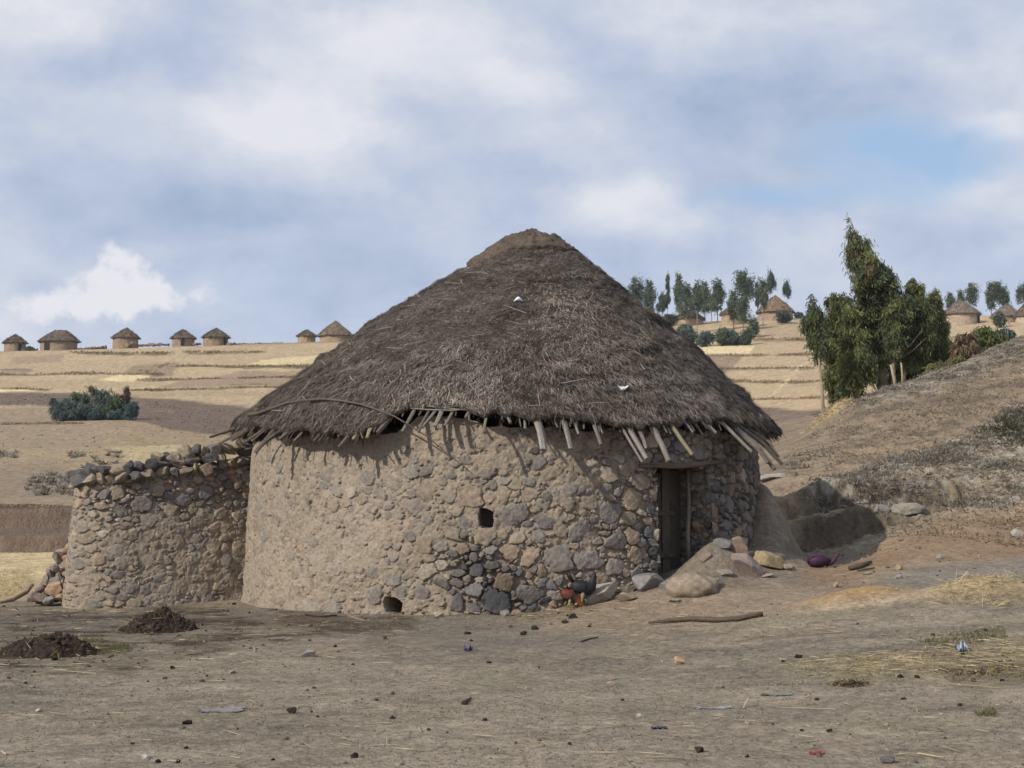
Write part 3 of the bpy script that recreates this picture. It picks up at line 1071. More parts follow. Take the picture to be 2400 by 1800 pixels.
for u, v in ((1492, 1093), (1530, 1090), (1580, 1093), (1640, 1088), (1690, 1082)):
    t_, z_ = on_wall(u, v)
    lp.append(np.array((HX, HY, 0)) + er(t_) * (wall_r(z_) + .02) + ez * z_)
V, Fq, c = tube(lp, [.03, .042, .045, .042, .03], 8, .9, .06, (.15, .115, .085), 6)
mk('lintel', V, Fq, M_WOOD, c, hut)

# ------------------------------------------------------------------ thatched roof
PZ = np.array([5.37, 5.34, 5.25, 5.162, 4.98, 4.80, 4.587, 4.309, 4.103, 3.806, 3.558, 3.298, 3.08, 2.917, 2.771, 2.65, 2.577, 2.53, 2.33, 2.1])
PR = np.array([.18, .34, .466, .60, .835, 1.108, 1.392, 1.786, 2.082, 2.44, 2.765, 3.05, 3.31, 3.487, 3.65, 3.76, 3.82, 3.865, 4.05, 4.25])
PCX = np.array([.27, .27, .27, .27, .27, .224, .18, .12, .09, .06, .02, -.012, -.07, -.085, -.10, -.10, -.10, -.10, -.10, -.10]) - HX
arc = np.concatenate([[0], np.cumsum(np.hypot(np.diff(PZ), np.diff(PR)))])
zp = lambda r: np.interp(r, PR, PZ)
cxp = lambda z: np.interp(-z, -PZ, PCX)
EAVE = np.array([(560, 990), (640, 1000), (700, 1006), (760, 1012), (830, 1006), (895, 990), (930, 962), (960, 953), (1000, 951), (1085, 952), (1110, 960), (1140, 966), (1200, 972), (1300, 980), (1400, 991), (1500, 996),
                 (1600, 988), (1700, 984), (1760, 996), (1800, 1008)], float)


def eave_r(th):
    """radius at which the thatch ends, for each direction round the hut"""
    th = np.asarray(th, float)
    r = np.full(th.shape, 3.8)
    for _ in range(4):
        Yq = HY - r * np.cos(th)
        u = 1200 + F * (HX + r * np.sin(th)) / Yq
        v = np.interp(u, EAVE[:, 0], EAVE[:, 1])
        zz = CAMZ + (1190 - v) / F * Yq
        r = np.interp(-zz, -PZ, PR)
    front = sst(-.05, .25, np.cos(th))
    return r * front + 3.82 * (1 - front) + .05 * np.exp(-((th + 1.42) / .28) ** 2) + .03 * fbm(th * 9, th * 0, 3, 77) + .045 * fbm(th * 30, th * 0, 3, 78)


def roof_pt(th, q, lift=0.0):
    """point of the thatch: q 0 at the crown .. 1 at the eave; also the outward normal"""
    re = eave_r(th)
    ae = np.interp(re, PR, arc)
    A = q * ae
    r = np.interp(A, arc, PR)
    z = np.interp(A, arc, PZ)
    r2 = np.interp(A + .05, arc, PR)
    z2 = np.interp(A + .05, arc, PZ)
    dr, dz = r2 - r, z2 - z
    ln = np.hypot(dr, dz) + 1e-9
    dr, dz = dr / ln, dz / ln
    lump = .04 * fbm(th * r * 1.1 + 5, A * 1.3, 3, 51) + .032 * fbm(th * r * 3.2, A * 4.2, 3, 52) + .024 * fbm(th * r * 8, A * 9, 3, 53)
    # layered courses: the thatch sags and steps at a few uneven ledges
    for a0, amp, ph in ((1.5, .025, 1.0), (2.4, .03, 7.0), (3.1, .045, 4.0), (3.9, .035, 2.2)):
        aa = a0 + .25 * fbm(th * 2.2 + ph, th * 0 + ph, 3, 54)
        lump = lump + amp * sst(-.35, 0.0, A - aa) * sst(.10, .02, A - aa) * (.5 + .8 * fbm(th * 3 + ph, th * 0, 2, 55))
    lump = lump * sst(0, .35, A) + lift
    cx = HX + cxp(z)
    n = np.stack([-dz * np.sin(th), dz * np.cos(th), dr], -1)
    p = np.stack([cx + r * np.sin(th), HY - r * np.cos(th), z], -1) + n * lump[..., None] if np.ndim(lump) else None
    down = np.stack([dr * np.sin(th), -dr * np.cos(th), dz], -1)
    tang = np.stack([np.cos(th), np.sin(th), 0 * th], -1)
    return p, n, down, tang, A


nt, nq = 900, 230
th = np.linspace(-np.pi, np.pi, nt, endpoint=False)
q = np.linspace(0, 1, nq)
T_, Q_ = np.meshgrid(th, q, indexing='ij')
p, n, down, tang, A_ = roof_pt(T_, Q_)
# rim and underside
pe, ne, de = p[:, -1], n[:, -1], down[:, -1]
i1_, i2_ = int(nq * .89), int(nq * .62)
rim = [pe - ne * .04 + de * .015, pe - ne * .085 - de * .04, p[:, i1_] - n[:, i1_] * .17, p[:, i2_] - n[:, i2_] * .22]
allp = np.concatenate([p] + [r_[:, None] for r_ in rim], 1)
n5 = fbm(T_ * 3.0 + 3, A_ * .9, 3, 57)
n6 = fbm(T_ * np.maximum(A_, .5) * 4, A_ * 4, 4, 58)
darkc, midc = np.array((.078, .066, .056)), np.array((.135, .115, .097))
darkc, midc = darkc * .85, midc * .9
cb = darkc + (midc - darkc) * np.clip(.45 + .5 * n5 + .5 * n6, 0, 1)[..., None]
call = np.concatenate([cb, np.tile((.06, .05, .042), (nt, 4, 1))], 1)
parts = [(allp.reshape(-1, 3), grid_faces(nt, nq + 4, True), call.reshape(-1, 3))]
ctr = np.array([[HX + PCX[0], HY, 5.38]])
nring = nq + 4
top = np.concatenate([p[:, 0], ctr])
parts.append((top, np.stack([np.arange(nt), (np.arange(nt) + 1) % nt, np.full(nt, nt)], -1), (.12, .095, .07)))


def straw(N, th0, th1, q0, q1, L0, L1, w0, w1, cols, wts, ang, lift0, lift1, qpow=.5, rise=.10, mask=None):
    t = RNG.uniform(th0, th1, N)
    qq = (q0 ** (1 / qpow) + RNG.uniform(0, 1, N) * (q1 ** (1 / qpow) - q0 ** (1 / qpow))) ** qpow
    p, n, d, tg, A = roof_pt(t, qq)
    keep = np.ones(N, bool) if mask is None else RNG.uniform(0, 1, N) < mask(t, A)
    p, n, d, tg, A, t = p[keep], n[keep], d[keep], tg[keep], A[keep], t[keep]
    N = len(p)
    a = RNG.normal(0, ang, N) + .5 * fbm(t * 6, A * 2, 2, 91)
    D = d * np.cos(a)[:, None] + tg * np.sin(a)[:, None] + n * RNG.normal(rise, rise, N)[:, None]
    L = RNG.uniform(L0, L1, N)
    W = RNG.uniform(w0, w1, N)
    ci = RNG.choice(len(cols), N, p=np.array(wts) / np.sum(wts))
    patch = 1 + .40 * fbm(t * 4 + 8, A * 1.4, 3, 92) + .40 * fbm(t * np.maximum(A, .6) * 2.5, A * 2.5, 3, 93) + .40 * fbm(t * np.maximum(A, .6) * 8, A * 9, 2, 96)
    C = np.array(cols)[ci] * (RNG.uniform(.65, 1.25, N) * np.clip(patch, .30, 1.8) * (.86 + .16 * sst(R(-30), R(20), t)))[:, None]
    sd_ = np.cross(D, n)
    P0 = p + n * RNG.uniform(lift0, lift1, N)[:, None] - D * (L * .4)[:, None]
    return blades(P0, D, L, W, C, sd_)


GREY, BRN, LGT, RED, DRK = (.150, .132, .115), (.11, .086, .068), (.29, .255, .215), (.16, .112, .085), (.062, .052, .044)
HF = R(112)
parts.append(straw(230000, -HF, HF, .02, 1.0, .02, .07, .004, .009, [GREY, BRN, DRK, RED, LGT], [3, 3, 3.2, 1.2, .6], 1.1, -.006, .016))
parts.append(straw(24000, -HF, HF, .72, 1.0, .05, .13, .004, .008, [GREY, BRN, DRK, RED, LGT], [3, 2, 1, 1, 1.4], .35, 0, .04, 1.0, .12))
# paler, newer straw low on the right-hand front and round the broken eave
light = lambda t, A: np.clip(sst(R(5), R(15), t) * sst(R(58), R(42), t) * sst(2.9, 3.5, A) + .9 * sst(R(-24), R(-18), t) * sst(R(4), R(-4), t) * sst(3.1, 3.5, A) + .35 * sst(R(-2), R(10), t) * sst(.5, 1.5, A), 0, 1) * (.6 + .5 * fbm(t * 9, A * 3, 2, 94))
parts.append(straw(34000, R(-30), R(80), .3, 1.0, .05, .12, .004, .0075, [LGT, (.26, .22, .185), (.27, .20, .155), GREY], [2, 2, 1, 1], .4, .01, .05, .8, .14, light))
# ragged fringe hanging over the eave
N = 15000
t = RNG.uniform(-R(118), R(118), N)
p_, n_, d_, tg_, A2 = roof_pt(t, np.full(N, .985) - RNG.uniform(0, .04, N))
thin = np.where((t > R(-24)) & (t < R(-3)), .35, 1.0)
L = RNG.uniform(.04, .13, N) * (1 + 1.3 * (RNG.uniform(0, 1, N) < .07)) * thin * (1 + .5 * fbm(t * 22, t * 0, 3, 95))
D = d_ + tg_ * RNG.normal(0, .28, N)[:, None] + np.array((0, 0, -1)) * RNG.uniform(-.05, .5, N)[:, None]
C = np.array([GREY, BRN, DRK, RED, LGT])[RNG.choice(5, N, p=(.25, .25, .25, .12, .13))] * RNG.uniform(.6, 1.2, N)[:, None]
parts.append(blades(p_ + n_ * RNG.uniform(-.15, .03, N)[:, None], D, L, RNG.uniform(.006, .013, N), C))
# loose long stems and twigs
N = 130
t = RNG.uniform(-R(85), R(85), N)
p_, n_, d_, tg_, A2 = roof_pt(t, RNG.uniform(.1, .98, N) ** .7)
a = RNG.uniform(0, 6.28, N)
D = d_ * np.cos(a)[:, None] + tg_ * np.sin(a)[:, None] + n_ * .08
C = np.array([(.36, .31, .25), (.30, .22, .16), (.25, .23, .20)])[RNG.integers(0, 3, N)]
parts.append(blades(p_ + n_ * .035, D, RNG.uniform(.12, .34, N), RNG.uniform(.006, .010, N), C, np.cross(D, n_), bend=tg_ * RNG.normal(0, .05, N)[:, None]))
V, Fq, c = join(parts)
mk('thatched_roof', V, Fq, M_STRAWROOF, c, hut, smooth=False)

# mud cap on the crown
nt2, nq2 = 160, 46
th = np.linspace(-np.pi, np.pi, nt2, endpoint=False)
q = np.linspace(0, 1, nq2)
T_, Q_ = np.meshgrid(th, q, indexing='ij')
ext = .62 + .32 * sst(.2, 1, np.sin(-T_)) + .10 * fbm(np.cos(T_) * 2.5, np.sin(T_) * 2.5, 4, 63)
A2 = Q_ * ext
r = np.interp(A2, arc, PR) * sst(-.02, .12, Q_)
r = np.where(Q_ == 0, 0.001, r)
zc = np.interp(A2, arc, PZ)
lm = .045 + .075 * fbm(np.cos(T_) * r * 5 + 3, np.sin(T_) * r * 5, 4, 64) + .04 * fbm(np.cos(T_) * r * 16, np.sin(T_) * r * 16, 3, 65) - .11 * sst(.88, 1, Q_)
cx = HX + cxp(zc)
up = sst(.5, .05, Q_)
Vc = np.stack([cx + (r + lm * (1 - up) * .7) * np.sin(T_), HY - (r + lm * (1 - up) * .7) * np.cos(T_), zc + lm * (.45 + .55 * up)], -1)
cc = np.array((.105, .084, .066)) * (1 + .3 * fbm(np.cos(T_) * r * 6, np.sin(T_) * r * 6 + 3, 4, 66))[..., None]
mk('roof_cap', Vc.reshape(-1, 3), grid_faces(nt2, nq2, True), M_DUNG, cc.reshape(-1, 3), hut)


def on_roof(u, v, off):
    """where the ray through a pixel first meets the roof cone (continued past the eave), off metres above it"""
    a, b = ray(u, v)
    Yq = np.linspace(18.2, 23.4, 1500)
    X, Zq = a * Yq, CAMZ + b * Yq
    r = np.hypot(X - HX - cxp(Zq), Yq - HY)
    f = np.where(r > 4.25, 9.0, Zq - (zp(r) + off))
    k = np.where(f < 0)[0]
    k = k[0] if len(k) and k[0] > 0 else int(np.argmin(np.abs(f) + .25 * np.abs(Yq - HY)))
    return np.array((X[k], Yq[k], Zq[k]))


# rafter ends: (tip u, v, visible root u, v, thickness in pixels)
RAFT = [(493, 1024, 580, 994, 9), (508, 1043, 590, 996, 6), (544, 1031, 612, 985, 9), (572, 1038, 626, 1000, 7), (598, 1060, 640, 1010, 8), (590, 1035, 632, 1000, 4), (626, 1033, 668, 1000, 7),
        (656, 1029, 696, 997, 9), (689, 1034, 712, 1008, 7), (735, 1034, 755, 1012, 8), (768, 1030, 770, 1004, 5), (794, 1048, 828, 1010, 10), (827, 1030, 855, 990, 11), (860, 1027, 877, 994, 8), (850, 1028, 845, 1003, 4),
        (884, 1015, 912, 980, 13), (942, 1012, 976, 952, 9), (981, 1013, 1005, 965, 7), (989, 1003, 1020, 964, 8), (1019, 999, 1038, 957, 11), (1042, 998, 1063, 960, 8), (1091, 979, 1109, 952, 9), (1124, 1027, 1141, 970, 6),
        (1136, 1012, 1140, 975, 4), (1172, 962, 1165, 955, 5), (1197, 992, 1187, 965, 9), (1231, 1005, 1221, 965, 7), (1236, 968, 1228, 958, 5), (1274, 1055, 1254, 970, 19), (1339, 1053, 1320, 980, 14), (1356, 1018, 1351, 985, 6),
        (1409, 1043, 1390, 990, 9), (1413, 1016, 1405, 988, 5), (1505, 1083, 1453, 994, 6), (1516, 1076, 1477, 1010, 13), (1514, 1052, 1497, 1006, 7), (1567, 1081, 1534, 1010, 12), (1564, 1014, 1556, 1000, 5), (1623, 1066, 1572, 994, 9),
        (1625, 1014, 1608, 993, 7), (1678, 1015, 1648, 990, 11), (1762, 1059, 1694, 992, 10), (1778, 1052, 1716, 996, 13), (1790, 1043, 1732, 998, 12), (1808, 1048, 1750, 1002, 9), (1816, 1100, 1770, 1040, 12), (1833, 1088, 1780, 1030, 12),
        (1826, 1070, 1786, 1025, 9), (1800, 1085, 1764, 1035, 9), (452, 0, 0, 0, 0)]
rgr = np.random.default_rng(17)
for u_ in np.arange(612, 1700, 38.0):
    v_ = float(np.interp(u_, EAVE[:, 0], EAVE[:, 1]))
    du_ = (u_ - 1185) / 594
    L_ = rgr.uniform(16, 36)
    uu_ = u_ + rgr.uniform(-12, 12)
    RAFT.append((uu_ + L_ * .75 * du_ + rgr.uniform(-6, 6), v_ + L_ * .8, uu_, v_ - 4, rgr.uniform(3, 5.5)))
for i, (tu, tv, su, sv, wpx) in enumerate(RAFT):
    if not wpx:
        continue
    tip = on_roof(tu, tv, -.10)
    root = on_roof(su, sv, -.09)
    d = tip - root
    L = np.linalg.norm(d)
    d = d / max(L, 1e-6)
    # keep the pole running up under the thatch
    th_ = math.atan2(root[0] - HX, -(root[1] - HY))
    ri = max(2.6, math.hypot(root[0] - HX - float(cxp(root[2])), root[1] - HY) - .5)
    inn = np.array((HX + float(cxp(zp(ri))) + ri * math.sin(th_), HY - ri * math.cos(th_), float(zp(ri)) - .24))
    rad = wpx / 190 * (.66 if i < 8 else .52)
    rg = np.random.default_rng(i)
    side = unit(np.cross(d, (0, 0, 1)))
    mid = (tip + root) / 2 + side * rg.normal() * .010
    grey = np.array((.205, .186, .162)) * rg.uniform(.7, 1.2)
    if i <= 14 or tu > 1795 or i > 49:
        grey = grey * np.array((.62, .58, .54))
    elif i < 23:
        grey = grey * np.array((.78, .76, .72))
    if i in (38, 22, 12, 13):
        grey = np.array((.22, .195, .12))
    flat = .55 if wpx > 13 else rg.uniform(.75, 1)
    V, Fq, c = tube([inn, root, mid, tip], [rad * 1.15, rad * 1.08, rad, rad * rg.uniform(.75, .98)], 7, flat, .09, grey, i)
    mk('rafter', V, Fq, M_WOOD, c, hut, smooth=False)
# rafters round the back, out of sight but seen from a step aside
for k in range(16):
    t = R(128) + k / 15 * R(104)
    e_ = er(t)
    a_ = np.array((HX, HY, 0)) + e_ * 3.3 + ez * 2.78
    b_ = np.array((HX, HY, 0)) + e_ * (4.1 + .1 * math.sin(k * 2.3)) + ez * 2.18
    V, Fq, c = tube([a_, (a_ + b_) / 2, b_], [.035, .033, .028], 7, .9, .08, (.22, .2, .17), 90 + k)
    mk('rafter', V, Fq, M_WOOD, c, hut, smooth=False)
# thin laths across the broken eave
for k, pts in enumerate((((945, 955), (1000, 960), (1060, 962), (1105, 957)), ((1000, 952), (1050, 957), (1100, 962)), ((960, 948), (1020, 952), (1085, 953)))):
    V, Fq, c = tube([on_roof(u, v, -.05) for u, v in pts], [.008, .009, .009, .007][:len(pts)], 6, 1, .05, (.24, .21, .18), 200 + k)
    mk('lath', V, Fq, M_WOOD, c, hut)

# bent branch lying on the thatch
bp = [on_roof(u, v, .06) for u, v in ((583, 972), (605, 968), (640, 956), (672, 944), (710, 938), (758, 935), (800, 939), (845, 947), (890, 962), (925, 976))]
last = bp[-1]
for u, v, Yq in ((960, 997, 19.30), (1000, 1022, 19.22), (1048, 1062, 19.22)):
    bp.append(P(u, v, Yq))
V, Fq, c = tube(bp, [.03, .026, .021, .018, .016, .015, .014, .012, .011, .009, .008, .006, .003], 7, 1, .10, (.115, .093, .076), 77)
tag(mk('bent_branch', V, Fq, M_WOOD, c, None, bp[5]), 'long bent bare branch lying across the lower left of the thatch', 'branch')
# pale scraps caught in the thatch
for i, (u, v, w_, lab) in enumerate(((1215, 703, 22, 'arched white scrap high on the thatch below the crown'), (1507, 860, 12, 'small white scrap on the right of the thatch, uppermost of the right three'),
                                     (1460, 907, 24, 'curled pale scrap like a crescent on the lower thatch'), (1566, 938, 14, 'pointed white scrap near the eave above the door'))):
    c0 = on_roof(u, v, .085)
    s_ = w_ / 180
    k = np.linspace(-1, 1, 9)
    pts = []
    bow = .35 if i in (0,) else -.30
    for kk in k:
        base = c0 + np.array((kk * s_ * .5, 0, 0)) + np.array((0, .02 * kk, bow * s_ * (1 - kk * kk) - bow * s_ * .5 + (kk * s_ * -.5 if i in (1, 3) else 0)))
        wd_ = s_ * .17 * (1.15 - abs(kk)) + .004
        pts += [base + np.array((0, .03, wd_)), base + np.array((0, -.02, -wd_)), base + np.array((0, .05, wd_ * .6))]
    V = np.array(pts)
    Fq = [(j * 3 + a_, j * 3 + b_, j * 3 + 3 + b_, j * 3 + 3 + a_) for j in range(8) for a_, b_ in ((0, 1), (1, 2), (2, 0))]
    tag(mk('plastic_scrap', V, np.array(Fq), M_PLASTIC, (.72, .76, .78), None, c0), lab, 'scrap', 'white scraps caught in the thatch')

# ------------------------------------------------------------------ the enclosure wall on the left
path = np.array([(-3.1, 23.7), (-3.7, 23.15), (-4.4, 22.75), (-5.1, 22.45), (-5.55, 22.33), (-5.85, 22.38), (-6.02, 22.55), (-6.10, 22.95), (-6.2, 24.2), (-6.1, 26.0), (-5.2, 27.2), (-3.4, 27.6), (-1.8, 26.6)], float)
tpar = np.concatenate([[0], np.cumsum(np.linalg.norm(np.diff(path, axis=0), axis=1))])
fine = np.linspace(0, tpar[-1], 600)
pf = pchip(tpar, path, fine)
for _ in range(30):
    pf[1:-1] = .25 * pf[:-2] + .5 * pf[1:-1] + .25 * pf[2:]
sf = np.concatenate([[0], np.cumsum(np.linalg.norm(np.diff(pf, axis=0), axis=1))])
tf = unit(np.gradient(pf, axis=0))
nf = np.stack([-tf[:, 1], tf[:, 0]], -1)          # outward? fixed below
if nf[200] @ np.array((0, -1)) < 0:
    nf = -nf


def wpath(s_):
    x = np.interp(s_, sf, pf[:, 0])
    y = np.interp(s_, sf, pf[:, 1])
    nx, ny = np.interp(s_, sf, nf[:, 0]), np.interp(s_, sf, nf[:, 1])
    return x, y, nx, ny


def ztop(s_):
    return np.interp(s_, [0, .6, 1.4, 2.6, 3.4, 4.2, 6, 10, 14], [2.28, 2.20, 2.06, 1.90, 1.82, 1.78, 1.75, 1.8, 1.9])


VIS = 5.6
enc = thing('stone_wall', (-5.0, 22.6, .25), 'rough stone and mud enclosure wall joined to the left of the hut', 'wall')
s, z, S, Z, h, colr = masonry(0, VIS, -.2, 2.3, .0085, 501, lambda a, b: .78 - .42 * sst(1.2, 1.7, b) - .2 * sst(1.3, .4, a), (), lambda a, b: .46 - .26 * sst(1.2, 1.7, b), .95)
top = ztop(S) + .05 * fbm(S * 3, S * 0, 3, 4)
Zc = np.minimum(Z, top)
batter = .16 * (1 - (Zc - .2) / 1.9)
x, y, nx, ny = wpath(S)
inw = -.30 * sst(0, .12, Z - top)          # rows above the top fold inwards to make the wall head
Vm = np.stack([x + nx * (h + batter + inw), y + ny * (h + batter + inw), Zc + .0 * Z], -1)
parts = [(Vm.reshape(-1, 3), grid_faces(len(s), len(z))[:, ::-1], colr.reshape(-1, 3))]
s2 = np.linspace(VIS - .02, sf[-1], 90)
z2 = np.linspace(-.2, 1.9, 24)
S2, Z2 = np.meshgrid(s2, z2, indexing='ij')
x, y, nx, ny = wpath(S2)
o = .04 * fbm(S2 * 5, Z2 * 5, 3, 8) + .16 * (1 - Z2 / 1.9)
parts.append((np.stack([x + nx * o, y + ny * o, Z2], -1).reshape(-1, 3), grid_faces(90, 24)[:, ::-1], (.28, .215, .155)))
s3 = np.linspace(0, sf[-1], 160)
x, y, nx, ny = wpath(s3)
zt = ztop(s3)
I0 = np.stack([x - nx * .45, y - ny * .45, zt * 0 - .2], -1)
I1 = np.stack([x - nx * .40, y - ny * .40, zt], -1)
I2 = np.stack([x + nx * .0, y + ny * .0, zt - .02], -1)
parts.append((np.stack([I0, I1, I2], 1).reshape(-1, 3), grid_faces(160, 3), (.26, .20, .145)))
V, Fq, c = join(parts)
mk('masonry', V, Fq, M_WALL, c, enc)
SCOL = [np.array((.092, .088, .088)), np.array((.13, .122, .118)), np.array((.26, .215, .155)), np.array((.29, .235, .16)), np.array((.215, .17, .13)), np.array((.16, .152, .148))]
rg = np.random.default_rng(88)
enc['kind'] = 'thing'
n = 0
for row in range(3):
    s_ = .12 + .08 * row
    while s_ < 5.5 and n < 99:
        w_ = rg.uniform(.085, .15)
        s_ += w_ * .66
        x, y, nx, ny = wpath(s_)
        hh = rg.uniform(.075, .105)
        zz = ztop(s_) + [.015, .135, .245][row] + rg.normal() * .012
        skip = row == 2 and (s_ > 2.3 and not (4.4 < s_ < 4.9)) or (row == 1 and rg.uniform() < .06)
        if not skip:
            ci = rg.choice(6, p=(.24, .20, .20, .12, .13, .11)) if row else rg.choice(6, p=(.12, .15, .25, .18, .20, .10))
            dep = rg.uniform(.12, .17)
            out = rg.uniform(-.03, .05) - .035 * row
            V, Fq, c = stone((x + nx * out, y + ny * out, zz), (w_, dep, hh), 1000 + n, SCOL[ci], 3, 9, math.atan2(-nx, ny) * 1.0 + math.pi + rg.normal() * .25, .16)
            mk('coping_stone', V, Fq, M_STONE, c, enc, smooth=False)
            n += 1
        s_ += w_ * .66


# ------------------------------------------------------------------ loose rocks
def rock(name, u, v, wpx, hpx, col, label, cat='stone', group=None, seed=0, dep=.8, sink=.25, cuts=8, tilt=0.0, Y=None, sub=3, rough=.08):
    """a rock whose foot stands at pixel (u, v)"""
    g = gp(u, v) if Y is None else np.array([*P(u, v, Y)[:2], float(terr(P(u, v, Y)[0], Y))])
    s_ = g[1] / F
    sx, sz = wpx * s_ / 2 * 1.15, hpx * s_ / 2 * 1.2
    c0 = g + np.array((0, sx * dep * .5, sz * (1 - 2 * sink)))
    if 1180 < u < 1545 and v < 1450:
        c0 = c0 + np.array((-.05, -.26, -.01))          # clear of the wall face
    V, Fq, c = stone((0, 0, 0), (sx, sx * dep, sz), seed, col, sub, cuts, rot=0.0, rough=rough)
    if tilt:
        ca, sa = math.cos(tilt), math.sin(tilt)
        V = np.stack([V[:, 0] * ca - V[:, 2] * sa, V[:, 1], V[:, 0] * sa + V[:, 2] * ca], 1)
    return tag(mk(name, V + c0, Fq, M_STONE, c, None, c0, smooth=sub > 3), label, cat, group)


PALE, GRY, DGR, ORG, PNK, OCH = (.37, .32, .26), (.21, .20, .19), (.11, .108, .115), (.35, .24, .155), (.26, .205, .18), (.30, .235, .14)
rock('rock', 1628, 1390, 92, 46, (.262, .212, .158), 'large rounded tan boulder half buried beside the door', 'rock', None, 1, .8, .30, 3, sub=4, rough=.22)
rock('rock', 1762, 1356, 84, 42, PNK, 'long pinkish block of stone leaning at the right foot of the hut', 'rock', None, 2, .6, .05, 8, -.75)
rock('rock', 1805, 1332, 62, 44, OCH, 'ochre rock in the shade against the hut, right of the pink block', 'rock', None, 3, .8, .2, 9)
rock('rock', 1520, 1378, 78, 50, GRY, 'pale grey broken rock in front of the left door jamb', 'rock', None, 4, .7, .2, 10)
rock('rock', 1445, 1352, 56, 42, ORG, 'smooth orange boulder at the wall foot left of the door', 'rock', None, 5, .7, .2, 6)
rock('rock', 1410, 1402, 90, 42, (.30, .27, .225), 'flat grey slab leaning on the wall foot right of the chickens', 'rock', None, 6, .6, .2, 7, .35)
rock('rock', 1365, 1380, 40, 52, PALE, 'pale upright stone behind the black hen', 'rock', None, 7, .6, .2, 8)
rock('rock', 1242, 1418, 40, 48, (.31, .26, .245), 'pinkish grey pointed stone left of the chickens', 'rock', None, 8, .7, .15, 9)
rock('rock', 1257, 1424, 26, 22, PALE, 'small pale stone in front of the pointed stone', 'rock', None, 9, .8, .2, 8)
rock('rock', 1194, 1440, 18, 16, GRY, 'small grey stone on the ground below the dark patch of wall', 'stone', None, 10, .8, .2, 8)
rock('rock', 1112, 1440, 28, 12, PALE, 'flat pale stone at the wall foot under the dark patch', 'stone', None, 11, .8, .2, 7)
rock('rock', 1028, 1446, 24, 12, (.40, .34, .25), 'cream stone at the wall foot right of the low hole', 'stone', None, 12, .8, .2, 7)
rock('rock', 1475, 1400, 42, 18, (.27, .22, .165), 'low brown stone beside the grey slab, towards the door', 'stone', None, 13, .8, .2, 8)
rock('rock', 1845, 1336, 26, 20, (.30, .24, .18), 'small brown stone at the drain beside the ochre rock', 'stone', None, 14, .8, .2, 8)
rock('rock', 1385, 1345, 34, 26, (.36, .33, .28), 'whitish stone tucked under the wall left of the orange boulder', 'stone', None, 15, .7, .15, 8)
rock('rock', 1480, 1330, 40, 30, (.27, .20, .145), 'brown stone against the wall beside the left door jamb', 'stone', None, 16, .7, .15, 8)
rock('rock', 1735, 1305, 48, 40, (.25, .19, .14), 'brown stone in the earth heap right of the door', 'stone', None, 17, .7, .15, 8)
rock('rock', 1700, 1290, 40, 30, (.17, .16, .155), 'dark stone on top of the earth heap by the door', 'stone', None, 18, .7, .15, 8)
rock('rock', 2062, 1204, 34, 26, (.22, .205, .18), 'small grey boulder at the foot of the upper bank right of the hut', 'rock', None, 19, .8, .25, 5, rough=.2)
rock('rock', 2130, 1203, 60, 24, (.24, .215, .175), 'low rough boulder in the bank, right of the large grey one', 'rock', None, 20, .8, .4, 2, sub=4, rough=.35)
rock('rock', 1822, 1120, 56, 18, (.28, .26, .23), 'pale flat outcrop on the slope just right of the eave tips', 'rock', None, 21, .8, .62, 2, sub=4, rough=.3)
for i, (u, v, w_, h_, cc, lab) in enumerate((
        (1560, 1378, 30, 20, GRY, 'grey rubble stone left of the half buried boulder'), (1672, 1380, 40, 26, (.25, .195, .15), 'brown rubble stone right of the half buried boulder'), (1700, 1352, 34, 24, (.22, .19, .16), 'stone between the boulder and the pink block'),
        (1585, 1402, 22, 12, (.27, .22, .17), 'small tan stone before the half buried boulder'), (1655, 1318, 34, 26, (.24, .19, .145), 'brown stone on the earth heap at the door post'),
        (631, 1388, 30, 26, DGR, 'dark stone in the corner between enclosure and hut'), (650, 1392, 28, 20, GRY, 'grey stone right of the dark corner stone'), (610, 1384, 26, 24, (.24, .21, .17), 'brownish stone at the corner of the enclosure wall'),
        (678, 1410, 30, 14, (.30, .235, .15), 'tan stone out from the left foot of the hut'), (697, 1408, 22, 12, DGR, 'small dark stone beside the tan stone near the hut foot'),
        (220, 1405, 40, 12, (.24, .225, .2), 'flat grey stone along the enclosure wall foot, second from the corner'), (268, 1406, 44, 14, (.26, .235, .2), 'longest flat stone along the enclosure wall foot'),
        (155, 1408, 32, 14, (.25, .23, .2), 'flat stone at the outer corner of the enclosure wall'), (350, 1403, 40, 20, (.27, .22, .17), 'brown stone at the middle of the enclosure wall foot'),
        (475, 1400, 34, 14, (.3, .25, .19), 'tan stone at the enclosure wall foot near the hut'), (480, 1405, 20, 10, (.38, .34, .3), 'small pale stone out from the enclosure wall foot'))):
    rock('stone', u, v, w_, h_, cc, lab, 'stone', None, 40 + i, .7, .2, 9)
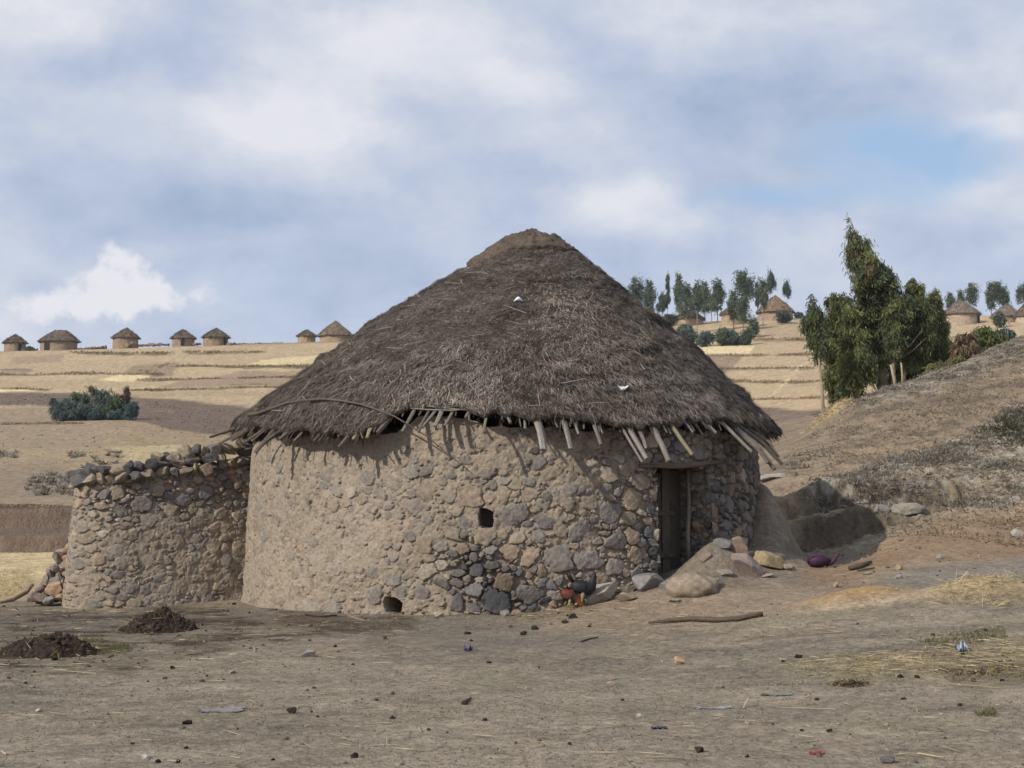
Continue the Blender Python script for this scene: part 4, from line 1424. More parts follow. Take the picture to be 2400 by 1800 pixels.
# tumbled stones at the far left end of the wall
rgf = np.random.default_rng(5)
FCOL = [GRY, ORG, (.26, .195, .155), OCH, PALE, (.25, .195, .165), (.21, .165, .15), (.27, .22, .17)]
FS = []
for lay in range(2):
    v = 1412.0
    while v > (1262 if lay else 1300):
        f_ = (1412 - v) / 150
        ul = 62 + 92 * f_ ** .8 + (0 if lay == 0 else 14)
        u = ul + rgf.uniform(0, 8)
        while u < 168:
            w_ = rgf.uniform(26, 50) * (1 - .35 * f_)
            FS.append((u + w_ * .4, v, w_, rgf.uniform(20, 30), 22.75 + .20 * lay + .12 * f_))
            u += w_ * .78
        v -= rgf.uniform(15, 19)
for i, (u, v, w_, h_, Yq) in enumerate(FS):
    g = P(u, v + rgf.uniform(-3, 3), Yq)
    k_ = Yq / F * .56
    V, Fq, c = stone(g + np.array((0, 0, h_ * k_ * .8)), (w_ * k_, w_ * k_ * .8, h_ * k_), 600 + i, FCOL[rgf.integers(0, 8)], 3, 8, None, .16)
    lab = 'loose stone of the tumbled heap leaning on the left end of the enclosure wall'
    if i == 0:
        lab = 'outermost stone at the front foot of the tumbled heap'
    tag(mk('fallen_stone', V, Fq, M_STONE, c, None, g, smooth=False), lab, 'stone', 'tumbled stones at the wall end')
V, Fq, c = tube([P(-12, 1412, 22.6), P(30, 1404, 22.7), P(62, 1386, 22.8), P(76, 1370, 22.9)], [.028, .035, .038, .03], 8, 1, .06, (.25, .19, .13), 3)
tag(mk('log', V, Fq, M_WOOD, c, None, P(30, 1404, 22.7)), 'curved bare pole leaning on the tumbled stones at the far left', 'pole')

# ------------------------------------------------------------------ dung heaps
def heap(u, v, wpx, hpx, label, seed, skew=0.0, dome=0.0):
    g = gp(u, v)
    sc_ = g[1] / F
    rx, hz = wpx * sc_ / 2, hpx * sc_
    n_ = 130
    a = np.linspace(-1.3, 1.3, n_)
    A, B = np.meshgrid(a, a, indexing='ij')
    Xn = A - skew * .5 * np.exp(-((B) ** 2) * 2)
    rr = np.hypot(Xn, B)
    prof = (np.clip(1 - (rr / .95) ** 1.1, 0, 1) * .9 * (1 - dome) + dome * .85 * np.sqrt(np.clip(1 - (rr / .85) ** 2, 0, 1))) * sst(1.25, .85, np.hypot(A, B))
    lum = fbm(A * 4 + seed, B * 4, 4, seed) * .22 + fbm(A * 13, B * 13, 3, seed + 2) * .15
    zz = hz * .80 * np.minimum(prof, .82 + .08 * lum) * (1 + .9 * lum) + hz * (.22 * np.abs(fbm(A * 11, B * 11, 3, seed + 5))) * sst(1.2, .8, rr) - .02
    X = g[0] + A * rx
    Y = g[1] + B * rx * .8 + rx * .3
    zz = zz + terr(X, Y) - .015
    V = np.stack([X, Y, zz], -1).reshape(-1, 3)
    c = np.array((.040, .030, .022)) * (1 + .5 * fbm(A * 6, B * 6, 4, seed + 7))[..., None]
    par = [(V, grid_faces(n_, n_), c.reshape(-1, 3))]
    rg = np.random.default_rng(seed)
    for k in range(90):
        t = rg.uniform(0, 6.28)
        q_ = rg.uniform(.3, 1.15) ** .7
        ax, bx_ = q_ * math.cos(t), q_ * math.sin(t)
        i, j = int((ax + 1.3) / 2.6 * (n_ - 1)), int((bx_ + 1.3) / 2.6 * (n_ - 1))
        p_ = V.reshape(n_, n_, 3)[i, j]
        r_ = rg.uniform(.010, .030)
        par.append(stone(p_, (r_ * 1.2, r_, r_ * .8), seed * 100 + k, np.array((.05, .036, .026)) * rg.uniform(.7, 1.6), 2, 5))
    nn = 260
    ii, jj = rg.integers(15, n_ - 15, nn), rg.integers(15, n_ - 15, nn)
    p0 = V.reshape(n_, n_, 3)[ii, jj]
    D = rg.normal(size=(nn, 3)) * (1, 1, .5) + (0, 0, .2)
    par.append(blades(p0, D, rg.uniform(.05, .14, nn), rg.uniform(.005, .009, nn), np.array([(.12, .09, .05), (.2, .17, .06), (.25, .2, .12)])[rg.integers(0, 3, nn)]))
    V, Fq, c = join(par)
    return tag(mk('dung_heap', V, Fq, M_DUNG, c, None, g), label, 'dung heap', 'dung heaps in the yard')


heap(352, 1480, 205, 72, 'broad dark dung heap before the enclosure wall', 21, .35, .15)
heap(58, 1538, 290, 68, 'rounded dark dung heap at the left, nearer than the broad one', 27, .7, .5)
heap(1992, 1608, 105, 24, 'small low heap of brown dung with yellow straw in the right foreground', 33, .2)
heap(2300, 1585, 170, 16, 'flat spread of brown dung at the right edge of the straw strip', 39, .0)

# ------------------------------------------------------------------ small things on the ground
CL = [np.array((.045, .036, .030)), np.array((.065, .05, .04)), np.array((.09, .07, .055))]
protos = []
clod_px = [(1096, 1487, 13), (1253, 1476, 15), (1322, 1461, 15), (1344, 1449, 20), (1226, 1488, 14), (683, 1672, 24), (437, 1697, 20), (832, 1776, 18), (884, 1642, 9), (920, 1685, 13), (405, 1567, 11), (905, 1498, 11),
           (550, 1417, 10), (785, 1517, 9), (1145, 1555, 10), (745, 1681, 8), (1089, 1652, 12), (1135, 1690, 11), (1870, 1542, 18), (2309, 1480, 11), (2186, 1490, 10), (2258, 1537, 13), (1945, 1716, 12), (1640, 1762, 22),
           (2118, 1640, 10), (2250, 1655, 10), (1915, 1642, 11), (2110, 1588, 13), (2150, 1590, 11), (2282, 1598, 12), (2350, 1596, 10), (370, 1788, 13), (1380, 1470, 8), (640, 1782, 10), (1750, 1775, 10), (435, 1755, 10),
           (126, 1548, 16), (210, 1522, 16), (440, 1462, 18), (1835, 1552, 9), (1460, 1642, 8), (1105, 1503, 8), (1880, 1714, 10), (1335, 1745, 9), (310, 1745, 9), (60, 1602, 9), (1004, 1712, 8)]
for i, (u, v, w_) in enumerate(clod_px):
    g = gp(u, v)
    r_ = w_ * g[1] / F / 2
    if len(protos) < 6:
        V, Fq, c = stone((0, 0, 0), (1.15, .95, .75), 900 + i, CL[i % 3], 3, 5, rough=.28)
        o = mk('dung_clod', V, Fq, M_DUNG, c, None, (0, 0, 0))
        tag(o, 'dark dry clod of dung lying on the bare yard', 'clod', 'dung clods scattered over the yard')
        protos.append(o)
    else:
        o = protos[i % 6].copy()
        COL.objects.link(o)
    o.location = (g[0], g[1], g[2] + r_ * .42)
    o.scale = (r_, r_, r_)
    o.rotation_euler = (0, 0, i * 1.7)
lab_clod = {3: 'largest dung clod just below the chickens', 5: 'spiky dung clod in the left foreground with a flat foot', 0: 'lone dung clod below the dark patch of the hut wall', 23: 'wide dung clod at the bottom of the picture right of the middle',
            18: 'dung clod at the left end of the scattered straw strip'}
clods = [o for o in COL.objects if o.name.startswith('dung_clod')]
for k, l_ in lab_clod.items():
    clods[k]['label'] = l_
stone_px = [(722, 1540, 30, 22, GRY, 'pale grey angular stone out in the yard below the low hole'), (1435, 1610, 20, 13, (.3, .24, .2), 'pinkish flat stone in the middle of the yard'), (1590, 1558, 22, 18, ORG, 'upright tan stone in the yard right of the middle'),
            (2085, 1790, 34, 16, (.12, .11, .11), 'dark flat stone at the bottom right'), (1500, 1682, 14, 10, PALE, 'small pale stone left of the navy scrap'), (1545, 1712, 0, 0, GRY, ''),
            (2110, 1336, 16, 13, OCH, 'yellowish stone on the reddish slope'), (2200, 1310, 18, 14, GRY, 'grey stone beside the yellowish one on the reddish slope'), (1960, 1378, 20, 14, (.28, .22, .15), 'stone above the ochre mound'),
            (2105, 1357, 14, 12, GRY, 'small grey stone on the grey path right of the drain'), (2030, 1348, 20, 9, (.2, .18, .16), 'flat dark stone by the short stick on the slope'), (2385, 1258, 24, 18, (.36, .32, .28), 'pale stone on the slope at the right edge'),
            (1585, 1413, 34, 11, (.22, .2, .18), 'flat grey stone out from the tan boulder'), (1790, 1354, 40, 11, (.28, .23, .18), 'squared stone lying before the pink block'), (1340, 1745, 0, 0, GRY, ''), (90, 1669, 16, 8, PALE, 'whitish stone at the far left of the foreground'),
            (342, 1778, 18, 10, (.32, .31, .31), 'pale stone at the bottom left'), (1305, 1795, 0, 0, GRY, ''), (545, 1580, 16, 10, GRY, 'small grey stone below the dung heaps'), (1600, 1440, 0, 0, GRY, '')]
for i, (u, v, w_, h_, cc, lab) in enumerate(stone_px):
    if w_:
        rock('stone', u, v, w_, h_, cc, lab, 'stone', None, 700 + i, .8, .2, 8)

# stick in the yard, smaller sticks
sp = [gp(u, v) + np.array((0, 0, .03)) for u, v in ((1520, 1466), (1570, 1461), (1620, 1457), (1680, 1460), (1730, 1457), (1762, 1450), (1788, 1446))]
V, Fq, c = tube(sp, [.012, .022, .026, .028, .028, .027, .022], 8, 1, .07, (.10, .075, .058), 12)
tag(mk('stick', V, Fq, M_WOOD, c, None, sp[3]), 'long dark crooked stick lying on the bare ground before the door', 'stick')
for i, (pts, r_, lab) in enumerate(((((1990, 1338), (2015, 1333), (2042, 1324)), .035, 'short dark stick on the reddish slope near the drain'), (((2010, 1340), (2050, 1334)), .015, 'thin twig below the short dark stick'),
                                    (((716, 1443), (750, 1447), (790, 1446)), .016, 'dark twig at the hut foot left of the low hole'), (((810, 1441), (835, 1452), (855, 1457)), .010, 'pale thin twig beside the low hole'),
                                    (((1361, 1506), (1380, 1500), (1402, 1496)), .009, 'thin curved twig in the yard below the chickens'), (((1082, 1652), (1092, 1648), (1104, 1641)), .013, 'dark short twig in the middle foreground'))):
    pp_ = [gp(u, v) + np.array((0, 0, r_)) for u, v in pts]
    if len(pp_) == 2:
        pp_ = [pp_[0], (pp_[0] + pp_[1]) / 2, pp_[1]]
    V, Fq, c = tube(pp_, [r_ * .8, r_, r_ * .6], 7, 1, .1, (.28, .22, .15) if i == 3 else (.085, .065, .05), 20 + i)
    tag(mk('stick', V, Fq, M_WOOD, c, None, pp_[1]), lab, 'stick')


def scrap(u, v, wpx, dpx, col, label, seed, name='plastic_scrap', hgt=.010):
    g = gp(u, v)
    rg = np.random.default_rng(seed)
    sx = wpx * g[1] / F / 2
    sy = sx * dpx
    n_ = 14
    a = np.linspace(-1, 1, n_)
    A, B = np.meshgrid(a, a, indexing='ij')
    X = A * (1 + .25 * fbm(B * 2 + seed, B * 0, 2, seed)) * sx
    Yq = B * (1 + .3 * fbm(A * 2 + seed, A * 0, 2, seed + 1)) * sy
    Zq = np.abs(fbm(A * 2.2 + seed, B * 2.2, 3, seed + 2)) * hgt * 2 + .006
    Zq = Zq + terr(g[0] + X, g[1] + Yq)
    V = np.stack([g[0] + X, g[1] + Yq, Zq], -1).reshape(-1, 3)
    Fq = grid_faces(n_, n_)
    V2 = V - np.array((0, 0, .005))
    edge_ = []
    idx_ = np.arange(n_ * n_).reshape(n_, n_)
    loop = np.concatenate([idx_[:, 0], idx_[-1, 1:], idx_[::-1, -1][1:], idx_[0, ::-1][1:-1]])
    for p0, p1 in zip(loop, np.roll(loop, -1)):
        edge_.append((p0, p1, p1 + n_ * n_, p0 + n_ * n_))
    return tag(mk(name, np.concatenate([V, V2]), np.concatenate([Fq, Fq[:, ::-1] + n_ * n_, np.array(edge_)]), M_PLASTIC, col, None, g), label, 'scrap', None)


scrap(2255, 1527, 24, 1.2, (.34, .40, .48), 'pale blue plastic scrap in the scattered straw', 31, hgt=.06)
scrap(1545, 1709, 34, .7, (.045, .05, .085), 'navy blue scrap flat on the foreground ground', 32)
scrap(1914, 1768, 30, .7, (.25, .05, .06), 'torn dull red scrap in the right foreground', 33)
scrap(1098, 1527, 18, .9, (.13, .11, .19), 'purple scrap standing up in the yard below the hut', 34, hgt=.06)
scrap(520, 1668, 100, .55, (.20, .19, .19), 'wide crumpled greyish plastic sheet in the left foreground', 35)
scrap(1672, 1662, 84, .22, (.22, .25, .25), 'long thin pale plastic strip in the middle foreground', 36)
scrap(1820, 1631, 70, .25, (.17, .19, .175), 'faded greenish plastic strip right of the pale strip', 37)


# ------------------------------------------------------------------ purple plastic kettle by the drain
def loft(rings, n=16, col=(.3, .3, .3)):
    """closed surface through elliptical rings (centre, axis u, axis w)"""
    an = np.arange(n) / n * 2 * np.pi
    V = np.concatenate([np.asarray(c)[None] + np.cos(an)[:, None] * np.asarray(u_)[None] + np.sin(an)[:, None] * np.asarray(w_)[None] for c, u_, w_ in rings])
    m_ = len(rings)
    i = np.arange(m_ - 1)[:, None] * n
    j = np.arange(n)[None]
    Fq = np.stack([i + j, i + (j + 1) % n, i + n + (j + 1) % n, i + n + j], -1).reshape(-1, 4)
    V = np.concatenate([V, [rings[0][0]], [rings[-1][0]]])
    jj = np.arange(n)
    Ft = np.concatenate([np.stack([np.full(n, m_ * n), (jj + 1) % n, jj], -1), np.stack([np.full(n, m_ * n + 1), (m_ - 1) * n + jj, (m_ - 1) * n + (jj + 1) % n], -1)])
    return V, [Fq, Ft], np.tile(np.asarray(col, float), (len(V), 1))


g = gp(1918, 1330)
sc_ = g[1] / F
kt = thing('kettle', g, 'purple plastic kettle with a raised spout lying at the edge of the drain', 'kettle')
bw = 32 * sc_
rings = []
for t, k in ((-1, .05), (-.92, .4), (-.7, .72), (-.35, .95), (0, 1.0), (.35, .93), (.7, .66), (.95, .34), (1.08, .2)):
    rings.append((g + np.array((t * bw * .85, 0, bw * .48 + t * .006)), np.array((0, k * bw * .62, 0)), np.array((0, 0, k * bw * .52))))
V, Fq, c = loft(rings, 18, (.045, .018, .042))
mk('body', V, Fq, M_PLASTIC, c, kt)
V, Fq, c = tube([g + np.array((x_ * sc_, 0, z_ * sc_)) for x_, z_ in ((18, 8), (30, 10), (37, 16), (43, 25), (50, 31))], [7 * sc_, 6 * sc_, 4.5 * sc_, 3.5 * sc_, 3.2 * sc_], 10, 1, 0, (.062, .022, .052), 2)
mk('spout', V, Fq, M_PLASTIC, c, kt)
V, Fq, c = tube([g + np.array((-26 * sc_ + .0, -8 * sc_, 12 * sc_)), g + np.array((-14 * sc_, -13 * sc_, 27 * sc_)), g + np.array((6 * sc_, -12 * sc_, 27 * sc_)), g + np.array((16 * sc_, -8 * sc_, 18 * sc_))], [2.4 * sc_] * 4, 8, 1, 0, (.055, .02, .045), 3)
mk('handle', V, Fq, M_PLASTIC, c, kt)


# ------------------------------------------------------------------ chickens
def chicken(name, g, s, label, pose, body_c, neck_c, tail_c, comb=True):
    """one continuous body lofted from tail root to beak, legs grown into it; faces +X"""
    T = lambda x, y, z: g + np.array((x, y, z)) * s
    rings = []
    for x, z, w, hgt in pose['spine']:
        nx_, nz_ = pose.get('n', (0, 1))
        rings.append((x, z, w, hgt))
    pts = np.array([(r_[0], 0, r_[1]) for r_ in rings])
    tg = unit(np.gradient(pts, axis=0))
    rr = []
    for (x, z, w, hgt), t_ in zip(rings, tg):
        up_ = np.array((-t_[2], 0, t_[0]))
        rr.append((T(x, 0, z), np.array((0, w, 0)) * s, up_ * hgt * s))
    V, Fq, c = loft(rr, 18)
    xs = np.linspace(0, 1, len(rr)).repeat(18)
    xs = np.concatenate([xs, [0, 1]])
    cut = pose['neck']
    m_ = sst(cut - .06, cut + .1, xs)[:, None]
    hd = sst(.93, .96, xs)[:, None]
    c = np.array(body_c) * (1 - m_) + np.array(neck_c) * m_
    if pose.get('saddle') is not None:
        sb = sst(.05, .12, xs)[:, None] * sst(.42, .30, xs)[:, None] * (V[:, 2:3] > g[2] + pose['sz'] * s)
        c = c * (1 - sb) + np.array(pose['saddle']) * sb
    c = c * (1 - hd) + np.array(pose.get('head', (.30, .05, .03))) * hd
    par = [(V, Fq, c)]
    for sy in (-1, 1):
        hx, hz = pose['hip']
        fx = pose['foot'][0 if sy < 0 else 1]
        par.append(tube([T(hx, sy * .045, hz), T(hx - .01, sy * .045, hz * .55), T((hx + fx) / 2 - .02, sy * .04, hz * .30), T(fx, sy * .04, .012)], [.036 * s, .024 * s, .011 * s, .010 * s], 8, 1, 0, pose.get('leg', (.30, .22, .08)), 4))
        for dx, dy in ((.06, 0), (.045, .03), (.045, -.03), (-.03, 0)):
            par.append(tube([T(fx, sy * .04, .012), T(fx + dx * .6, sy * .04 + dy * .6, .012), T(fx + dx, sy * .04 + dy, .006)], [.008 * s, .007 * s, .004 * s], 6, 1, 0, pose.get('leg', (.30, .22, .08)), 5))
    V, Fq, c = join(par)
    root = tag(mk(name, V, Fq, M_FEATHER, c, None, g), label, name if name != 'rooster' else 'chicken')
    par = []
    for i, (pp_, w_) in enumerate(pose['tail']):
        a_ = [T(*q_) for q_ in pp_]
        par.append(tube(a_, np.array((.7, 1.0, .8, .25))[:len(a_)] * w_ * s, 8, .3, .05, np.array(tail_c) * (1 + .15 * (i % 3)), 30 + i))
    V, Fq, c = join(par)
    mk('tail', V, Fq, M_FEATHER, c, root)
    for sy in (-1, 1):
        (wx, wz, wl, wh) = pose['wing']
        rr = []
        for t in np.linspace(0, 1, 7):
            k = math.sin(math.pi * (.12 + .86 * t)) ** .7
            rr.append((T(wx - wl * (t - .3), sy * (.088 - .02 * t), wz - .02 * t), np.array((0, .018 * k, 0)) * s, np.array((0, 0, wh * k)) * s))
        V, Fq, c = loft(rr, 12, pose['wingc'])
        mk('wing', V, Fq, M_FEATHER, c, root)
    if comb:
        par = []
        for k, (x, z, r_) in enumerate(pose['comb']):
            par.append(stone(T(x, 0, z), (r_ * s, r_ * .35 * s, r_ * s), 50 + k, pose.get('combc', (.42, .03, .03)), 2, 2))
        V, Fq, c = join(par)
        mk('comb', V, Fq, M_FEATHER, c, root)
    bx_, bz_ = pose['beak']
    V, Fq, c = tube([T(bx_, 0, bz_), T(bx_ + pose['bd'][0] * .5, 0, bz_ + pose['bd'][1] * .5), T(bx_ + pose['bd'][0], 0, bz_ + pose['bd'][1])], [.017 * s, .012 * s, .003 * s], 8, 1, 0, (.35, .26, .12), 4)
    mk('beak', V, Fq, M_FEATHER, c, root)
    return root


gr = gp(1336, 1428)
gh = gp(1366, 1423)
gh[2] = float(terr(gh[0], gh[1]))
# pecking red rooster: body tilted down towards the head at the right
rpose = dict(spine=[(-.19, .34, .02, .03), (-.17, .335, .055, .07), (-.10, .315, .088, .098), (-.02, .285, .10, .11), (.06, .255, .095, .105), (.12, .22, .078, .085), (.165, .175, .058, .062), (.20, .13, .045, .048), (.222, .095, .036, .04), (.238, .07, .03, .032), (.25, .05, .012, .014)],
             neck=.50, hip=(.0, .23), foot=(.02, -.05), sz=.28, saddle=(.13, .022, .016), head=(.24, .03, .03),
             tail=[(((-.15, .02 * k, .34), (-.21, .03 * k, .40), (-.27, .03 * k, .385), (-.31, .03 * k, .33)), .030) for k in (-1, 0, 1)] + [(((-.15, .02 * k, .33), (-.21, .03 * k, .35), (-.27, .03 * k, .31), (-.29, .03 * k, .25)), .028) for k in (-1, 1)],
             wing=(.0, .275, .20, .065), wingc=(.055, .03, .022), comb=[(.232, .125, .02), (.247, .105, .022), (.258, .08, .02), (.225, .045, .018)], beak=(.247, .05), bd=(.022, -.035))
chicken('rooster', gr, .58, 'red and golden rooster pecking the ground beside the hut wall', rpose, (.03, .018, .015), (.22, .07, .02), (.09, .022, .016))
hpose = dict(spine=[(-.17, .36, .02, .03), (-.15, .345, .055, .07), (-.08, .31, .088, .10), (0, .285, .10, .115), (.08, .285, .095, .11), (.135, .315, .075, .085), (.155, .37, .05, .056), (.162, .42, .04, .045), (.172, .46, .034, .038), (.192, .478, .032, .034), (.212, .478, .012, .014)],
             neck=.55, hip=(.0, .22), foot=(.0, .05), head=(.035, .025, .024), leg=(.2, .16, .09),
             tail=[(((-.13, .02 * k, .35), (-.20, .025 * k, .42), (-.24, .03 * k, .50), (-.27, .03 * k, .53)), .040) for k in (-1, 0, 1)] + [(((-.13, .02 * k, .35), (-.17, .03 * k, .43), (-.20, .03 * k, .52)), .036) for k in (-1, 1)],
             wing=(.0, .30, .22, .07), wingc=(.012, .012, .014), combc=(.10, .02, .02), comb=[(.185, .512, .012), (.20, .509, .010)], beak=(.208, .474), bd=(.035, -.012))
chicken('hen', gh, .78, 'black hen standing upright behind the red rooster', hpose, (.014, .014, .016), (.018, .018, .022), (.012, .012, .015))


# ------------------------------------------------------------------ distant huts
def far_hut(u, ve, vt, vb, w, label, ridge=0.0, Y=None, wallc=(.275, .205, .14), roofc=(.165, .125, .095), lean=0.0, door=None):
    """u centre, eave row ve, crown row vt, foot row vb, width w over the eaves, all in photo pixels"""
    g = gp(u, vb) if Y is None else None
    Yq = Y if Y else (g[1] if g[1] < 299 else 299.0)
    k = Yq / F
    base = P(u, vb, Yq)
    Yc = Yq + w * k * .46
    root = thing('thatched_hut', (base[0], Yc, base[2] - .2), label, 'hut', 'distant round huts')
    rg = np.random.default_rng(int(u))
    re, rw = w * k / 2, w * k / 2 * .90
    he, ht = (vb - ve) * k, (vb - vt) * k
    nt_ = 56
    th = np.linspace(-np.pi, np.pi, nt_, endpoint=False)
    q = np.linspace(0, 1, 14)
    T_, Q_ = np.meshgrid(th, q, indexing='ij')
    Zq = base[2] - 1.2 + Q_ * (he + 1.2 + .25)
    Rr = rw * (1 + .03 * fbm(T_ * 5 + u, Q_ * 3, 3, 5)) * (1.03 - .05 * Q_)
    ex = 1 + ridge * .5
    V = np.stack([base[0] + Rr * np.sin(T_) * ex, Yc - Rr * np.cos(T_), Zq], -1)
    c = np.array(wallc) * (1 + .22 * fbm(T_ * 6 + u, Q_ * 6, 4, 6))[..., None]
    wl = mk('wall', V.reshape(-1, 3), grid_faces(nt_, 14, True), M_FARWALL, c.reshape(-1, 3), root)
    if door is not None:
        td = np.linspace(door - .16, door + .16, 5)
        zd = np.linspace(base[2] - .3, base[2] + he * .82, 6)
        TD, ZD = np.meshgrid(td, zd, indexing='ij')
        rd = rw * 1.045
        Vd = np.stack([base[0] + rd * np.sin(TD) * (1 + ridge * .5), Yc - rd * np.cos(TD), ZD], -1).reshape(-1, 3)
        Vd = np.concatenate([Vd, Vd * (1, 1, 1) + np.array((-math.sin(door), math.cos(door), 0)) * .3])
        mk('door', Vd, grid_faces(5, 6), M_FARWALL, (.035, .028, .022), root)
    q = np.linspace(0, 1, 22)
    T_, Q_ = np.meshgrid(th, q, indexing='ij')
    bulge = .05 * np.sin(np.pi * Q_)
    Rr = re * np.maximum(Q_ + bulge, .02) * (1 + .025 * fbm(T_ * 4 + u, Q_ * 4, 3, 7) + .03 * Q_ ** 8 * fbm(T_ * 14, T_ * 0 + u, 2, 8))
    Zq = base[2] + ht - (ht - he) * Q_ + .12 * fbm(T_ * 5 + u, Q_ * 6, 3, 9) - .0
    sx = (1 - Q_) * 0
    rx = ridge * re * (1 - Q_) * np.sign(np.sin(T_)) * np.minimum(1, np.abs(np.sin(T_)) * 2)
    V = np.stack([base[0] + lean * re * (1 - Q_) + Rr * np.sin(T_) * ex + rx, Yc - Rr * np.cos(T_), Zq], -1)
    n_ = V.shape[1]
    und = np.stack([base[0] + Rr[:, -1] * .55 * np.sin(th), Yc - Rr[:, -1] * .55 * np.cos(th), Zq[:, -1] + .1], -1)
    lip = V[:, -1] - np.array((0, 0, .16))
    Vr = np.concatenate([V, lip[:, None], und[:, None]], 1)
    c = np.array(roofc) * (1 + .2 * fbm(T_ * 4 + u, Q_ * 5, 4, 10))[..., None]
    c = np.concatenate([c, np.tile((.07, .055, .045), (nt_, 2, 1))], 1)
    N = 1500
    t = rg.uniform(-np.pi, np.pi, N)
    qq = rg.uniform(0, 1, N) ** .6
    ii = ((t + np.pi) / (2 * np.pi) * nt_).astype(int) % nt_
    jj = np.clip((qq * 21).astype(int), 0, 21)
    p0 = V[ii, jj] + (0, 0, .03)
    D = np.stack([np.sin(t), -np.cos(t), np.full(N, -(ht - he) / re)], -1) + rg.normal(0, .35, (N, 3))
    C = np.array(roofc) * rg.uniform(.5, 1.6, N)[:, None]
    V, Fq, c = join([(Vr.reshape(-1, 3), grid_faces(nt_, n_ + 2, True), c.reshape(-1, 3)), blades(p0, D, rg.uniform(.25, .6, N), rg.uniform(.04, .09, N), C)])
    mk('thatched_roof', V, Fq, M_FARTHATCH, c, root)
    return root, wl


far_hut(27, 801, 780, 822, 56, 'small grey thatched hut at the left end of the far ridge', Y=297, lean=.05, door=.75)
far_hut(127, 797, 769, 821, 84, 'broad hut with a long blunt thatch, second on the left ridge', ridge=.28, Y=296, lean=.08, door=-.45, roofc=(.15, .115, .09))
far_hut(287, 789, 764, 810, 66, 'pointed hut with sharp thatch, alone in the middle of the left ridge', Y=297, lean=.06)
far_hut(424, 790, 768, 806, 59, 'hut on the left ridge, left one of a close pair', Y=298, door=.15, lean=-.05, roofc=(.175, .135, .10))
far_hut(500, 788, 765, 804, 65, 'hut on the left ridge, right one of a close pair', Y=298, lean=.04, door=1.0, roofc=(.15, .12, .095))
far_hut(716, 785, 770, 806, 46, 'smallest pale hut half hidden beside the large thatch', Y=301, wallc=(.33, .245, .16), roofc=(.2, .155, .11))
far_hut(782, 783, 747, 806, 84, 'far hut with tall pointed thatch just left of the large roof', Y=297, wallc=(.32, .24, .16), roofc=(.19, .145, .105))
far_hut(1618, 744, 722, 763, 78, 'grey thatched hut behind the eucalyptus stems on the right hill', wallc=(.36, .27, .17))
far_hut(1720, 734, 712, 763, 58, 'hut nearly hidden by tall eucalyptus left of the neat hut', wallc=(.33, .25, .17), roofc=(.2, .15, .11))
far_hut(1824, 727, 686, 752, 92, 'neat hut with smooth brown conical thatch on the right hill', wallc=(.29, .22, .165), roofc=(.205, .145, .098))
far_hut(2265, 732, 696, 762, 92, 'hut with ragged thatch seen right of the near eucalyptus trees', door=.95, lean=-.06, wallc=(.36, .285, .215), roofc=(.19, .155, .125))
far_hut(2370, 738, 707, 756, 74, 'hut with low thatch close to the right edge', roofc=(.19, .155, .125))
far_hut(2420, 738, 700, 756, 66, 'hut cut off by the right edge with only its wall end showing', wallc=(.4, .32, .24))


def far_wall(u0, u1, v0, v1, hpx, label, seed, Y=297.0):
    n_ = max(8, int((u1 - u0) * .7))
    rg = np.random.default_rng(seed + 70)
    par = []
    k = Y / F
    u = float(u0)
    while u < u1:
        w_ = rg.uniform(3.2, 7.0)
        p = P(u + w_ / 2, np.interp(u, [u0, u1], [v0, v1]), Y + 1.2 * math.sin(u * .08))
        hh = hpx * rg.uniform(.55, 1.0) * (.7 + .5 * float(vnoise(np.array([u * .06]), np.array([seed * 1.0]))[0]))
        par.append(stone(p + np.array((0, 0, hh * k * .30 - .25)), (w_ * k * .62, w_ * k * .55, hh * k * .62), seed * 50 + int(u), np.array((.215, .165, .12)) * rg.uniform(.7, 1.25), 2, 6, None, .2))
        u += w_ * .62
    V, Fq, c = join(par)
    p0 = P(u0, v0, Y)
    return tag(mk('stone_wall', V, Fq, M_FARWALL, c, None, p0, smooth=False), label, 'wall', 'low walls on the far ridge', 'thing')


far_wall(170, 248, 818, 812, 8, 'low broken stone wall between the blunt hut and the pointed hut', 3)
far_wall(318, 394, 808, 806, 7, 'low stone wall between the pointed hut and the close pair', 4)
far_wall(530, 660, 806, 804, 7, 'long low stone wall right of the close pair of huts', 5)
far_wall(452, 470, 805, 804, 8, 'short stone wall joining the close pair of huts', 6)
far_wall(50, 86, 822, 820, 9, 'short stone wall between the two leftmost huts', 7)
far_wall(660, 700, 804, 805, 5, 'low stone wall left of the smallest pale hut', 8)
far_wall(296, 322, 809, 808, 16, 'taller stone heap built against the pointed hut', 9, 294.5)


